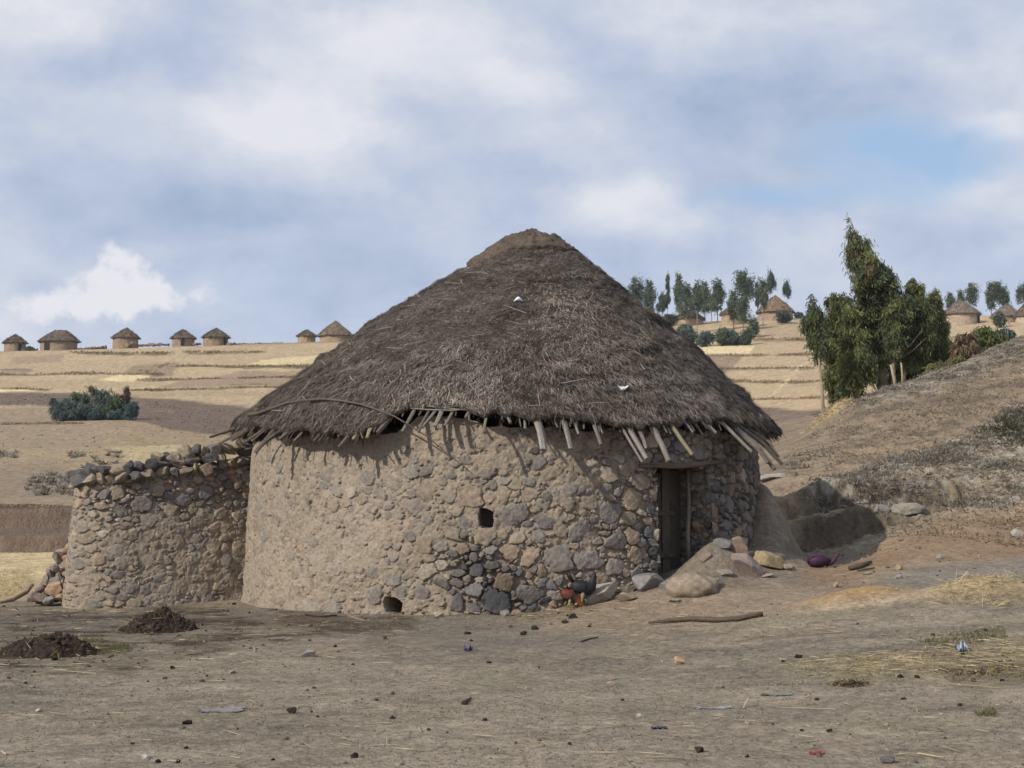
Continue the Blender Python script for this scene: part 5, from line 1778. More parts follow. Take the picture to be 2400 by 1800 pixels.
# ------------------------------------------------------------------ trees and bushes
def leaf_cloud(lobes, n, lsize, cols, seed, droop=.6, clump=.33, ncl=70, wid=.16, vexp=.75, loose=0.0):
    """leaves gathered in clumps filling ellipsoid lobes; lobes: (centre, radii)"""
    rg = np.random.default_rng(seed)
    vol = np.array([l[1][0] * l[1][1] * l[1][2] for l in lobes]) ** vexp
    pick = rg.choice(len(lobes), ncl, p=vol / vol.sum())
    d = unit(rg.normal(size=(ncl, 3))) * (rg.uniform(.15, 1, ncl) ** .45)[:, None]
    cen = np.array([l[0] for l in lobes])[pick] + d * np.array([l[1] for l in lobes])[pick]
    rad = np.array([np.mean(l[1]) for l in lobes])[pick] * clump * rg.uniform(.7, 1.4, ncl)
    tone = rg.uniform(.62, 1.3, ncl)
    ci = rg.integers(0, ncl, n)
    p = cen[ci] + rg.normal(size=(n, 3)) * rad[ci][:, None] * (.6, .6, .75)
    if loose > 0:
        m_ = int(n * loose)
        pk = rg.choice(len(lobes), m_, p=vol / vol.sum())
        dd = unit(rg.normal(size=(m_, 3))) * (rg.uniform(0, 1.25, m_) ** .4)[:, None]
        p[:m_] = np.array([l[0] for l in lobes])[pk] + dd * np.array([l[1] for l in lobes])[pk]
    D = rg.normal(size=(n, 3)) * (1, 1, .6) + np.array((0, 0, -droop * 1.6))
    L = rg.uniform(.6, 1.3, n) * lsize
    kc = rg.integers(0, len(cols), ncl)
    C = np.array(cols)[kc][ci] * (tone[ci] * rg.uniform(.7, 1.3, n))[:, None]
    return blades(p, D, L, L * wid, C), cen


GRN, DGN, BLU, YGN, RBR = (.200, .215, .090), (.130, .155, .075), (.15, .20, .18), (.24, .245, .095), (.24, .175, .115)


def near_tree(name, label, base_px, Y, lobes_px, trunk_px, tr, cols, n, seed, lsize=.125, cat='tree', group='eucalyptus trees behind the near slope', depth=.7, clump=.30, ncl=90, limbs=True, spine=None):
    b = P(base_px[0], base_px[1], Y)
    b[2] = float(terr(b[0], b[1])) - .05
    root = thing(name, b, label, cat, group)
    k = Y / F
    lobes = []
    for u, v, ru, rv in lobes_px:
        c0 = P(u, v, Y)
        c0[1] += np.random.default_rng(seed + int(u)).uniform(-.4, .4)
        lobes.append((c0, np.array((ru * k, (ru + rv) * .5 * k * depth, rv * k))))
    (V, Fq, c), cen = leaf_cloud(lobes, int(n * (1.35 if limbs else 1.3)), lsize, cols, seed, ncl=int(ncl * (1.05 if limbs else 1.2)), clump=clump * (.80 if limbs else .85), wid=.2, vexp=.9, droop=.9, loose=.10)
    if spine:
        sp_ = np.array(spine, float)
        tt = np.linspace(0, len(sp_) - 1, 26)
        sl = [(P(np.interp(t, range(len(sp_)), sp_[:, 0]), np.interp(t, range(len(sp_)), sp_[:, 1]), Y), np.array((1, .8, 1.25)) * np.interp(t, range(len(sp_)), sp_[:, 2]) * k) for t in tt]
        (V2, F2, c2), cen2 = leaf_cloud(sl, int(n * .13), lsize, cols, seed + 3, ncl=150, clump=.45, wid=.17, vexp=.55, droop=1.0, loose=.3)
        V, Fq, c = join([(V, Fq, c), (V2, F2, c2)])
    mk('crown', V, Fq, M_LEAF, c, root, smooth=False)
    par = []
    rg = np.random.default_rng(seed + 5)
    pts = [b] + [P(u, v, Y + .1 + .4 * i / len(trunk_px)) for i, (u, v) in enumerate(trunk_px)]
    rads = np.linspace(tr, tr * .10, len(pts))
    par.append(tube(pts, rads, 8, 1, .06, (.30, .245, .175), seed))
    if limbs:
        pa = np.array(pts)
        for cc in cen[rg.choice(len(cen), min(22, len(cen)), replace=False)]:
            below = [i for i in range(len(pa)) if pa[i][2] < cc[2] - .2]
            a0 = pa[below[-1]] if below else pa[0] + (0, 0, .5)
            if np.linalg.norm(cc - a0) < 2.2:
                par.append(tube([a0, (a0 + cc) / 2 + (0, 0, -.08), cc], [tr * .3, tr * .2, tr * .06], 5, 1, .05, (.22, .175, .125), seed + 1))
    V, Fq, c = join(par)
    mk('trunk', V, Fq, M_BARK, c, root)
    return root


TY_ = 46.0
near_tree('eucalyptus_tree', 'tallest eucalyptus with a wind bent feathery top over the near slope', (2074, 935), TY_, [(2020, 590, 30, 40), (2024, 615, 38, 44), (2032, 650, 44, 52), (2040, 705, 44, 48), (2044, 760, 44, 52), (2050, 815, 42, 46)],
          [(2068, 850), (2055, 760), (2042, 680), (2020, 600), (1994, 515)], .12, [GRN, DGN, (.10, .13, .085), GRN, DGN, RBR], 15000, 1, ncl=170, clump=.26, spine=[(1986, 503, 3), (1993, 530, 8), (1998, 555, 14), (2006, 580, 22), (2016, 610, 34)])
near_tree('eucalyptus_tree', 'slim eucalyptus with a tall bare stem at the left of the near trees', (1931, 985), TY_ - 1.5, [(1907, 738, 20, 26), (1912, 758, 26, 34), (1922, 790, 26, 34), (1918, 825, 20, 24), (1935, 815, 18, 30)], [(1926, 900), (1918, 830), (1908, 760), (1902, 705)], .055, [GRN, DGN, (.11, .14, .09)], 5200, 2, ncl=60, spine=[(1902, 692, 4), (1904, 710, 11), (1908, 735, 18), (1912, 760, 24)])
near_tree('eucalyptus_tree', 'bushy eucalyptus with a reddish top, left of the tallest tree', (1985, 940), TY_ + .6, [(1965, 715, 32, 24), (1940, 770, 26, 44), (1962, 755, 38, 40), (1950, 810, 32, 45), (1962, 870, 40, 50), (1975, 915, 36, 32)], [(1978, 860), (1970, 790), (1964, 715)], .07, [GRN, YGN, (.11, .11, .05), DGN], 12000, 3, ncl=120, spine=[(1950, 690, 5), (1958, 705, 14), (1965, 730, 26), (1985, 715, 14), (1990, 698, 6)])
near_tree('eucalyptus_tree', 'dense green eucalyptus in front of the tallest tree with leaves to the ground', (2012, 945), TY_ - .6, [(2004, 740, 28, 34), (2010, 800, 36, 48), (2008, 860, 38, 45), (1998, 915, 36, 32)], [(2010, 870), (2008, 800), (2004, 730)], .07, [GRN, DGN, YGN], 12000, 4, ncl=120)
near_tree('eucalyptus_tree', 'thin topped eucalyptus just right of the tallest tree', (2095, 925), TY_ - .5, [(2088, 660, 20, 30), (2072, 700, 28, 44), (2112, 735, 32, 46), (2165, 750, 26, 44), (2100, 700, 26, 36), (2098, 760, 34, 48), (2095, 805, 34, 34)], [(2094, 850), (2096, 760), (2090, 660)], .08, [GRN, DGN, (.08, .10, .06)], 11500, 5, ncl=135, spine=[(2078, 628, 5), (2084, 650, 13), (2092, 685, 22)])
near_tree('eucalyptus_tree', 'leafy eucalyptus with a rounded top in the middle right of the near trees', (2118, 918), TY_ + .2, [(2136, 690, 22, 32), (2136, 740, 34, 44), (2140, 800, 38, 44), (2138, 835, 34, 22)], [(2120, 850), (2130, 770), (2136, 690)], .075, [GRN, YGN, DGN], 10000, 6, ncl=110, spine=[(2138, 658, 5), (2137, 680, 14), (2136, 710, 24)])
near_tree('eucalyptus_tree', 'rightmost eucalyptus of the near trees with bright leaves', (2180, 900), TY_ + .4, [(2192, 712, 20, 32), (2194, 760, 34, 42), (2200, 815, 32, 42), (2190, 858, 30, 34)], [(2184, 850), (2190, 780), (2192, 700)], .075, [GRN, YGN, DGN], 9500, 7, ncl=105, spine=[(2190, 678, 5), (2191, 700, 14), (2192, 730, 24)])
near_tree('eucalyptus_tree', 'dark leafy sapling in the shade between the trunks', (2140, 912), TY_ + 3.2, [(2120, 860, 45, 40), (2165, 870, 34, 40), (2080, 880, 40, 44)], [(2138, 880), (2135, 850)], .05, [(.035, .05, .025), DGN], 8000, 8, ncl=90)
# bare young stems in front of the dark foliage
for i, (u0, v0, u1, v1, r_, lab) in enumerate(((2115, 915, 2112, 850, .04, 'pale thin sapling stem, right of the trunks'), (2060, 938, 2050, 900, .03, 'short pale sapling stem left of the trunks'), (2100, 922, 2088, 855, .06, 'bare trunk standing beside the stoutest trunk'))):
    b = P(u0, v0, TY_ - 1.2)
    b[2] = float(terr(b[0], b[1])) - .05
    V, Fq, c = tube([b, (b + P(u1, v1, TY_ - 1.1)) / 2 + (.02, 0, 0), P(u1, v1, TY_ - 1.1)], [r_, r_ * .85, r_ * .6], 7, 1, .06, (.32, .26, .18), 400 + i)
    tag(mk('sapling_stem', V, Fq, M_BARK, c, None, b), lab, 'sapling', 'bare stems among the near trees')
for nm, lab, bp_, Yq, lob, cols, n_, sd_ in (
        ('shrub', 'bright green shrub on the crest right of the near trees', (2300, 830), 45, [(2318, 795, 40, 26), (2290, 825, 36, 26)], [(.11, .135, .05), GRN, (.13, .15, .06)], 6500, 21),
        ('shrub', 'yellow green shrub under the rightmost near tree', (2225, 875), 42, [(2215, 868, 36, 20), (2245, 855, 26, 20)], [YGN, GRN, (.17, .17, .06)], 4500, 22),
        ('shrub', 'brown withered shrub between the two green shrubs', (2262, 850), 43, [(2258, 815, 26, 32), (2240, 850, 20, 16)], [RBR, (.12, .08, .05), (.25, .2, .12)], 3000, 23),
        ('shrub', 'small blue green shrub at the end of the bright green shrub', (2362, 790), 46, [(2360, 780, 22, 11)], [BLU, (.06, .10, .085)], 1600, 24)):
    near_tree(nm, lab, bp_, Yq, lob, [(bp_[0], bp_[1] - 25)], .03, cols, n_, sd_, .16, 'shrub', 'shrubs on the crest', ncl=60, limbs=False)

# the low eucalyptus thicket in the left field
bgp = gp(215, 985)
YB = float(bgp[1])
for nm, lab, bp_, lob, cols, n_, sd_, ls in (
        ('bush', 'broad dark green eucalyptus bush standing alone in the left field', (215, 978), [(160, 945, 14, 14), (185, 940, 24, 28), (215, 926, 16, 24), (240, 936, 26, 28), (258, 924, 9, 18), (275, 950, 26, 28), (200, 962, 40, 22), (250, 972, 44, 22), (295, 970, 26, 24), (180, 972, 30, 14)], [(.11, .145, .085), DGN, (.12, .165, .13), (.17, .15, .09)], 11000, 31, .34),
        ('bush', 'blue green eucalyptus bush at the left end of the field thicket', (140, 955), [(120, 936, 9, 12), (134, 945, 18, 16), (150, 964, 28, 16), (170, 960, 26, 18), (205, 965, 26, 16)], [BLU, (.13, .185, .165), (.11, .15, .12)], 5200, 32, .32),
        ('bush', 'reddish bare topped shoot rising from the field thicket', (298, 975), [(298, 915, 7, 14), (296, 935, 10, 18)], [(.17, .115, .08), (.13, .09, .06)], 600, 33, .3),
        ('bush', 'small turquoise sapling at the lower right of the field thicket', (302, 986), [(300, 975, 14, 14), (310, 955, 16, 14), (270, 968, 20, 8)], [(.09, .16, .14), BLU], 1900, 34, .28)):
    near_tree(nm, lab, bp_, YB - (1.5 if sd_ in (32, 34) else 0), lob, [(bp_[0], bp_[1] - 22)], .07, cols, n_, sd_, ls, 'bush', 'eucalyptus thicket in the left field', ncl=60, limbs=False)


# far trees: five kinds built once, then copied
def far_proto(seed, shape, cols):
    rg = np.random.default_rng(seed)
    root = thing('far_eucalyptus', (0, 0, 0), 'far tree', 'tree', 'eucalyptus trees on the far hill')
    lob = [(np.array((x, rg.uniform(-.03, .03), z)), np.array((rx, rx, rz))) for x, z, rx, rz in shape]
    (V, Fq, c), cen = leaf_cloud(lob, 2600, .052, cols, seed, droop=.5, clump=.34, ncl=60, wid=.3)
    mk('crown', V, Fq, M_LEAF, c, root, smooth=False)
    V, Fq, c = join([tube([(0, 0, -.05), (.004, 0, .35), (-.004, 0, .8), (0, 0, .95)], [.014, .011, .007, .003], 6, 1, .05, (.30, .255, .20), seed)] +
                    [tube([(0, 0, z_), tuple(cc * .6 + np.array((0, 0, z_)) * .4), tuple(cc)], [.006, .004, .002], 5, 1, 0, (.24, .2, .15), seed) for cc, z_ in zip(cen[:14], np.clip(cen[:14, 2] - .1, .2, .9))])
    mk('trunk', V, Fq, M_BARK, c, root)
    return root


FG = [(.135, .165, .098), (.10, .135, .085), (.155, .185, .11)]
FB = [(.13, .175, .155), (.105, .15, .13)]
PROTO = [far_proto(61, [(0, .85, .13, .14), (.03, .68, .18, .16), (-.05, .55, .16, .13)], FG),
         far_proto(62, [(0, .9, .08, .12), (.01, .72, .10, .14), (-.02, .54, .10, .10), (.03, .42, .07, .07)], FG),
         far_proto(63, [(0, .86, .12, .13), (-.04, .66, .19, .18), (.06, .48, .18, .15), (0, .33, .13, .10)], FG),
         far_proto(64, [(0, .88, .15, .12), (.05, .76, .17, .12), (-.06, .74, .14, .12)], FB),
         far_proto(65, [(.03, .82, .20, .17), (-.08, .66, .20, .18), (.08, .55, .20, .16)], FG)]
FT = [  # u, top row, foot row, crown width px, kind, label
    (1489, 651, 735, 34, 4, 'leftmost far eucalyptus just above the large roof edge'), (1523, 653, 732, 30, 2, 'far eucalyptus right next to the leftmost one'), (1565, 643, 742, 18, 1, 'narrow loose far eucalyptus alone between two groups'),
    (1552, 684, 757, 24, 0, 'short far eucalyptus at the foot of the narrow one'), (1592, 637, 752, 26, 2, 'tall far eucalyptus with a high crown left of the grey hut'), (1609, 662, 764, 36, 2, 'broad far eucalyptus in front of the grey hut'),
    (1634, 657, 782, 32, 0, 'long stemmed far eucalyptus standing below the grey hut'), (1652, 656, 752, 30, 2, 'far eucalyptus in the middle of the dense row'), (1682, 652, 754, 36, 2, 'dark full far eucalyptus at the right end of the dense row'),
    (1668, 690, 754, 26, 0, 'shorter far eucalyptus inside the dense row'), (1720, 678, 772, 32, 2, 'far eucalyptus covering the nearly hidden hut'), (1747, 635, 745, 46, 4, 'largest far eucalyptus with a wide double crown'), (1743, 690, 776, 32, 2, 'lower far eucalyptus under the widest crown'),
    (1776, 663, 745, 18, 1, 'thin dark far eucalyptus between the widest and the leaning one'), (1788, 650, 766, 28, 0, 'far eucalyptus with a bare stem at the left edge of the neat hut'), (1807, 636, 715, 20, 3, 'high far eucalyptus behind the left side of the neat hut roof'),
    (1845, 658, 715, 19, 3, 'small lollipop shaped far eucalyptus behind the neat hut'), (2163, 670, 745, 22, 1, 'far eucalyptus peeping over the near trees'), (2180, 690, 745, 20, 0, 'small far eucalyptus over the rightmost near tree'), (2228, 683, 745, 22, 2, 'far eucalyptus left of the ragged hut'),
    (2251, 678, 742, 18, 2, 'narrow far eucalyptus behind the ragged hut, left one'), (2276, 664, 740, 28, 4, 'full far eucalyptus behind the ragged hut, right one'), (2324, 659, 735, 28, 2, 'tall far eucalyptus between the two right huts'), (2344, 660, 735, 32, 4, 'wide far eucalyptus joined to the tall one between the two right huts'),
    (2358, 682, 732, 22, 2, 'short bright far eucalyptus behind the low hut'), (2399, 664, 735, 26, 4, 'far eucalyptus cut by the right edge'),
    (1575, 736, 765, 40, 4, 'dark low far eucalyptus left of the grey hut'), ]
used = set()
for i, (u, vt, vb, w_, kd, lab) in enumerate(FT):
    g = gp(u, vb)
    Yq = min(g[1], 306.0) if g[1] < 301 else 306.0
    b = P(u, vb, Yq)
    b[2] = float(terr(b[0], b[1]))
    Ht = P(u, vt, Yq)[2] - b[2]
    sw = w_ * Yq / F / .38
    if kd not in used:
        o = PROTO[kd]
        used.add(kd)
        tgt = o
    else:
        tgt = PROTO[kd].copy()
        COL.objects.link(tgt)
        for ch in PROTO[kd].children:
            c_ = ch.copy()
            COL.objects.link(c_)
            c_.parent = tgt
    tgt['label'] = lab
    tgt.location = tuple(b)
    tgt.scale = (sw, sw, Ht)
    tgt.rotation_euler = (0, 0, i * 2.1)
# hedge of blue green bushes below the far trees, and a few odd bushes
for i, (u, vb, w_, h_, cols, lab) in enumerate(((1612, 803, 56, 36, FB, 'large blue green bush at the left end of the far hedge'), (1655, 812, 40, 42, FB, 'far hedge bush second from the left'), (1690, 811, 46, 40, FG, 'green bush in the middle of the far hedge'),
                                                (1725, 810, 40, 38, FB, 'far hedge bush right of the green one'), (1752, 808, 34, 40, FG, 'tall bush at the right end of the far hedge'), (1830, 758, 46, 34, [(.14, .155, .11), (.12, .13, .10)], 'grey green bush before the neat hut'),
                                                (1560, 765, 30, 24, FG, 'dark bush left of the grey hut at the roof edge'), (1872, 742, 16, 18, FB, 'small bush right of the neat hut'), (1600, 780, 46, 20, FG, 'low bush under the grey hut'),
                                                (2345, 768, 34, 34, [(.13, .14, .09), FG[0]], 'thin bush below the low hut'), (1768, 790, 24, 50, FG, 'upright bush where the hedge meets the path'), (70, 822, 16, 9, FG, 'tiny dark bush between the two leftmost huts'))):
    g = gp(u, vb)
    Yq = min(g[1], 296.0)
    b = P(u, vb, Yq)
    b[2] = float(terr(b[0], b[1]))
    k = Yq / F
    root = thing('far_bush', b, lab, 'bush', 'bushes on the far hill')
    rg = np.random.default_rng(300 + i)
    lob = [(b + np.array((rg.uniform(-.28, .28) * w_ * k, rg.uniform(-.5, .5), h_ * k * rg.uniform(.35, .68))), np.array((w_ * k * .30, w_ * k * .30, h_ * k * .34))) for _ in range(4)]
    (V, Fq, c), cen = leaf_cloud(lob, 1900, .45, cols, 310 + i, ncl=44, clump=.34, wid=.3)
    mk('foliage', V, Fq, M_LEAF, c, root, smooth=False)
    V, Fq, c = join([tube([b + (0, 0, -.2), (b + cc) / 2, cc], [.10, .07, .03], 5, 1, 0, (.2, .17, .12), 1) for cc in cen[:8]])
    mk('stem', V, Fq, M_BARK, c, root)

# ------------------------------------------------------------------ straw heap behind the slope
g = P(1972, 1004, 37.5)
hw = 66 * 37.5 / F
n_ = 60
a = np.linspace(-1.2, 1.2, n_)
A, B = np.meshgrid(a, a, indexing='ij')
zz = np.cos(np.clip(np.hypot(A, B), 0, 1.2) / 1.2 * np.pi / 2) ** 1.1 * 46 * 37.5 / F * (1 + .12 * fbm(A * 3, B * 3, 3, 2))
X, Yq = g[0] + A * hw, g[1] + B * hw * .8
zz = zz + float(terr(g[0], g[1])) - .25 + A * .32 * hw
V0 = np.stack([X, Yq, zz], -1)
N = 5000
ii, jj = RNG.integers(0, n_, N), RNG.integers(0, n_, N)
D = RNG.normal(size=(N, 3)) * (1, 1, .35) + (.3, 0, 0)
V, Fq, c = join([(V0.reshape(-1, 3), grid_faces(n_, n_), (.40, .32, .17)), blades(V0[ii, jj], D, RNG.uniform(.06, .15, N), RNG.uniform(.01, .016, N), np.array((.44, .36, .22)) * RNG.uniform(.6, 1.25, N)[:, None])])
tag(mk('straw_heap', V, Fq, M_DRY, c, None, g), 'pale yellow straw heap behind the crest left of the near trees', 'straw heap')

# ------------------------------------------------------------------ ground cover, each one mass
def scatter(polys, n):
    out = []
    for pts, w_ in polys:
        pts = np.array(pts, float)
        lo, hi = pts.min(0), pts.max(0)
        m_ = int(n * w_)
        uv = RNG.uniform(lo, hi, (m_ * 4, 2))
        uv = uv[poly_mask(uv[:, 0], uv[:, 1], pts, .5) > .5][:m_]
        out.append(uv)
    return np.concatenate(out)


def uv_ground(uv):
    """vectorised: ground points under many pixels"""
    Yg = np.exp(np.linspace(math.log(7), math.log(105), 460))
    a = (uv[:, 0] - 1200) / F / math.cos(PITCH)
    res = np.zeros((len(uv), 3))
    for i0 in range(0, len(uv), 4000):
        q_ = uv[i0:i0 + 4000]
        ab = np.array([ray(u, v) for u, v in q_])
        X = ab[:, :1] * Yg[None]
        f = CAMZ + ab[:, 1:] * Yg[None] - zbase(X, np.broadcast_to(Yg, X.shape))
        k = np.argmax(f < 0, axis=1)
        y = Yg[k] * RNG.uniform(.99, 1.01, len(q_))
        x = ab[:, 0] * y
        res[i0:i0 + 4000] = np.stack([x, y, terr(x, y)], -1)
    return res


# straw litter on the yard
uv = scatter([([(0, 1590), (2400, 1480), (2400, 1800), (0, 1800)], .16), ([(0, 1430), (700, 1420), (1000, 1470), (900, 1540), (0, 1600)], .22), ([(1200, 1430), (2100, 1340), (2400, 1480), (1500, 1560)], .14),
              ([(1820, 1550), (2050, 1525), (2400, 1500), (2400, 1580), (1900, 1585)], .25), ([(2180, 1420), (2230, 1375), (2400, 1345), (2400, 1425)], .10), ([(1180, 1440), (1400, 1405), (1400, 1440), (1200, 1460)], .06), ([(240, 1425), (330, 1428), (270, 1445), (110, 1436)], .05)], 5200)
g = uv_ground(uv)
N = len(g)
an = RNG.uniform(0, 6.28, N)
D = np.stack([np.cos(an), np.sin(an), RNG.normal(.03, .05, N)], -1)
dens = (uv[:, 0] > 1800)
C = np.array([(.46, .37, .21), (.38, .30, .18), (.50, .42, .27), (.28, .21, .13)])[RNG.integers(0, 4, N)] * RNG.uniform(.6, 1.15, N)[:, None]
V, Fq, c = blades(g + (0, 0, .012), D, RNG.gamma(2.0, .045, N) + .03, RNG.uniform(.004, .009, N), C, np.cross(D, np.array((0, 0, 1.0))[None] + RNG.normal(0, .4, (N, 3))))
tag(mk('straw', V, Fq, M_DRY, c, None, (0, 0, 0), smooth=False), 'loose pale straw scattered over the yard', 'straw', kind='stuff')
# upright straw on the right mound and stubble left of the wall
uv = scatter([([(2200, 1425), (2230, 1395), (2350, 1380), (2370, 1425)], .35), ([(0, 1405), (0, 1345), (75, 1335), (60, 1395)], .9), ([(2260, 1375), (2400, 1350), (2400, 1375)], .3)], 700)
g = uv_ground(uv)
N = len(g)
D = RNG.normal(size=(N, 3)) * (1, .8, .2) + (0, 0, .32)
V, Fq, c = blades(g, D, RNG.uniform(.05, .2, N), RNG.uniform(.004, .008, N), np.array((.50, .41, .23)) * RNG.uniform(.6, 1.2, N)[:, None])
tag(mk('straw', V, Fq, M_DRY, c, None, (0, 0, 0), smooth=False), 'upright straw stalks on the right mound and left of the wall', 'straw', kind='stuff')
# grazed turf: very short blades over the foreground
uv = np.stack([RNG.uniform(-60, 2460, 90000), 1800 - 400 * RNG.uniform(0, 1, 90000) ** .8 + 30], -1)
keep = uv[:, 1] > 1440 + 40 * np.sin(uv[:, 0] / 300) - 60 * (uv[:, 0] > 1400)
uv = uv[keep]
g = uv_ground(uv)
nz = fbm(g[:, 0] * 1.1, g[:, 1] * 1.1, 3, 200)
dark = poly_mask(uv[:, 0], uv[:, 1], [(-300, 1400), (960, 1430), (760, 1500), (560, 1530), (330, 1590), (-300, 1600)], 10)
keep = RNG.uniform(0, 1, len(g)) < np.clip(.55 + .9 * nz, .1, 1) * (1 - .85 * dark)
g, nz = g[keep], nz[keep]
g = g[::2]
N = len(g)
D = RNG.normal(size=(N, 3)) * (1, 1, .3) + (0, 0, .25)
C = np.array([(.28, .245, .185), (.24, .21, .155), (.20, .17, .13), (.22, .21, .135), (.34, .295, .215)])[RNG.choice(5, N, p=(.32, .25, .23, .10, .10))] * RNG.uniform(.6, 1.2, N)[:, None]
V, Fq, c = blades(g, D, RNG.uniform(.010, .030, N), RNG.uniform(.003, .007, N), C)
tag(mk('dry_turf', V, Fq, M_DRY, c, None, (0, 0, 0), smooth=False), 'short dry grazed turf in the foreground', 'grass', kind='stuff')
# crumbs of earth and gravel
uv = scatter([([(0, 1440), (1200, 1430), (2400, 1330), (2400, 1800), (0, 1800)], .30), ([(0, 1420), (700, 1415), (1000, 1460), (800, 1500), (500, 1540), (0, 1600)], .30), ([(1850, 1340), (2100, 1240), (2400, 1200), (2400, 1360), (1900, 1400)], .10), ([(600, 1400), (1250, 1440), (1500, 1400), (1400, 1430), (1200, 1460), (700, 1440)], .12), ([(1850, 1300), (1880, 1220), (2120, 1205), (2120, 1260), (1960, 1330)], .12)], 2600)
g = uv_ground(uv)
V2, F2 = ICO[2]
par = []
sub = [stone((0, 0, 0), (1.1, .9, .7), 2000 + k, (1, 1, 1), 2, 6, rough=.2) for k in range(8)]
for k in range(8):
    sel = np.arange(len(g)) % 8 == k
    gg = g[sel]
    m_ = len(gg)
    r_ = np.clip(RNG.gamma(1.4, .0040, m_), .003, .022)
    dk = (uv[sel][:, 1] < 1600) & (uv[sel][:, 0] < 900)
    C = np.where(dk[:, None], np.array((.07, .052, .04))[None], np.array([(.10, .08, .062), (.17, .14, .11), (.24, .20, .155), (.13, .105, .08)])[RNG.integers(0, 4, m_)]) * RNG.uniform(.7, 1.3, m_)[:, None]
    Vs = sub[k][0][None] * r_[:, None, None] + gg[:, None] + np.array((0, 0, .35))[None, None] * r_[:, None, None]
    nv = len(sub[k][0])
    Fs = sub[k][1][None] + (np.arange(m_) * nv)[:, None, None]
    par.append((Vs.reshape(-1, 3), Fs.reshape(-1, 3), np.repeat(C, nv, axis=0)))
V, Fq, c = join(par)
tag(mk('gravel', V, Fq, M_DUNG, c, None, (0, 0, 0)), 'crumbs of dry earth and gravel over the yard', 'gravel', kind='stuff')
# low grey heath on the near slope and outcrops of the left field
uv = scatter([([(1890, 968), (2000, 930), (2150, 882), (2400, 778), (2400, 850), (2200, 905), (2040, 955)], .26), ([(1950, 1140), (2080, 1080), (2210, 1062), (2230, 1092), (2150, 1130), (2000, 1160)], .16),
              ([(2130, 1130), (2180, 1062), (2320, 985), (2400, 940), (2400, 1130), (2200, 1170)], .32), ([(1890, 1190), (1960, 1152), (2300, 1155), (2400, 1140), (2400, 1190), (2100, 1215)], .14),
              ([(1830, 1075), (1900, 1070), (1930, 1100), (1860, 1120)], .02), ([(1850, 1010), (2400, 850), (2400, 1190), (1900, 1160)], .04), ([(62, 1150), (75, 1110), (130, 1098), (172, 1112), (172, 1160), (95, 1160)], .02), ([(190, 1098), (210, 1080), (270, 1066), (298, 1080), (260, 1100)], .012), ([(0, 1080), (0, 1062), (38, 1066), (36, 1078)], .01), ([(160, 1076), (165, 1068), (190, 1070), (188, 1077)], .006)], 7000)
g = uv_ground(uv)
keep = RNG.uniform(0, 1, len(g)) < np.clip(.5 + 1.6 * fbm(g[:, 0] * 1.3, g[:, 1] * 1.0, 3, 210), .03, 1)
g = g[keep]
N, K = len(g), 14
base = np.repeat(g, K, 0) + RNG.normal(size=(N * K, 3)) * (.07, .07, .0)
hgt = np.repeat(RNG.uniform(.025, .085, N) * np.where(g[:, 1] > 55, 3.6, 1), K)
D = RNG.normal(size=(N * K, 3)) * (.8, .8, .3) + (0, 0, .6)
C = np.array([(.27, .245, .205), (.225, .195, .15), (.34, .315, .27), (.15, .135, .09), (.20, .155, .11)])[np.repeat(RNG.choice(5, N, p=(.33, .25, .17, .14, .11)), K)] * RNG.uniform(.6, 1.3, N * K)[:, None]
V, Fq, c = blades(base, D, hgt * RNG.uniform(.6, 1.3, N * K), hgt * .28, C)
tag(mk('heath', V, Fq, M_LEAF, c, None, (0, 0, 0), smooth=False), 'low grey heath covering the near slope', 'heath', kind='stuff')
# short dry grass over the near slope
uv = scatter([([(1830, 1060), (2000, 955), (2400, 800), (2400, 1290), (2080, 1240), (1900, 1150)], 1.0)], 26000)
g = uv_ground(uv)
keep = RNG.uniform(0, 1, len(g)) < np.clip(.45 + 1.1 * fbm(g[:, 0] * 2.0, g[:, 1] * 1.4, 4, 220), .05, 1)
g = g[keep]
N = len(g)
D = RNG.normal(size=(N, 3)) * (1, 1, .3) + (0, 0, .4)
C = np.array([(.27, .21, .14), (.22, .17, .115), (.17, .13, .09), (.33, .27, .19), (.12, .095, .07)])[RNG.choice(5, N, p=(.3, .28, .18, .12, .12))] * RNG.uniform(.7, 1.2, N)[:, None]
V, Fq, c = blades(g, D, RNG.uniform(.02, .075, N), RNG.uniform(.008, .02, N), C)
tag(mk('dry_turf', V, Fq, M_DRY, c, None, (0, 0, 0), smooth=False), 'short dry grass over the near slope', 'grass', kind='stuff')
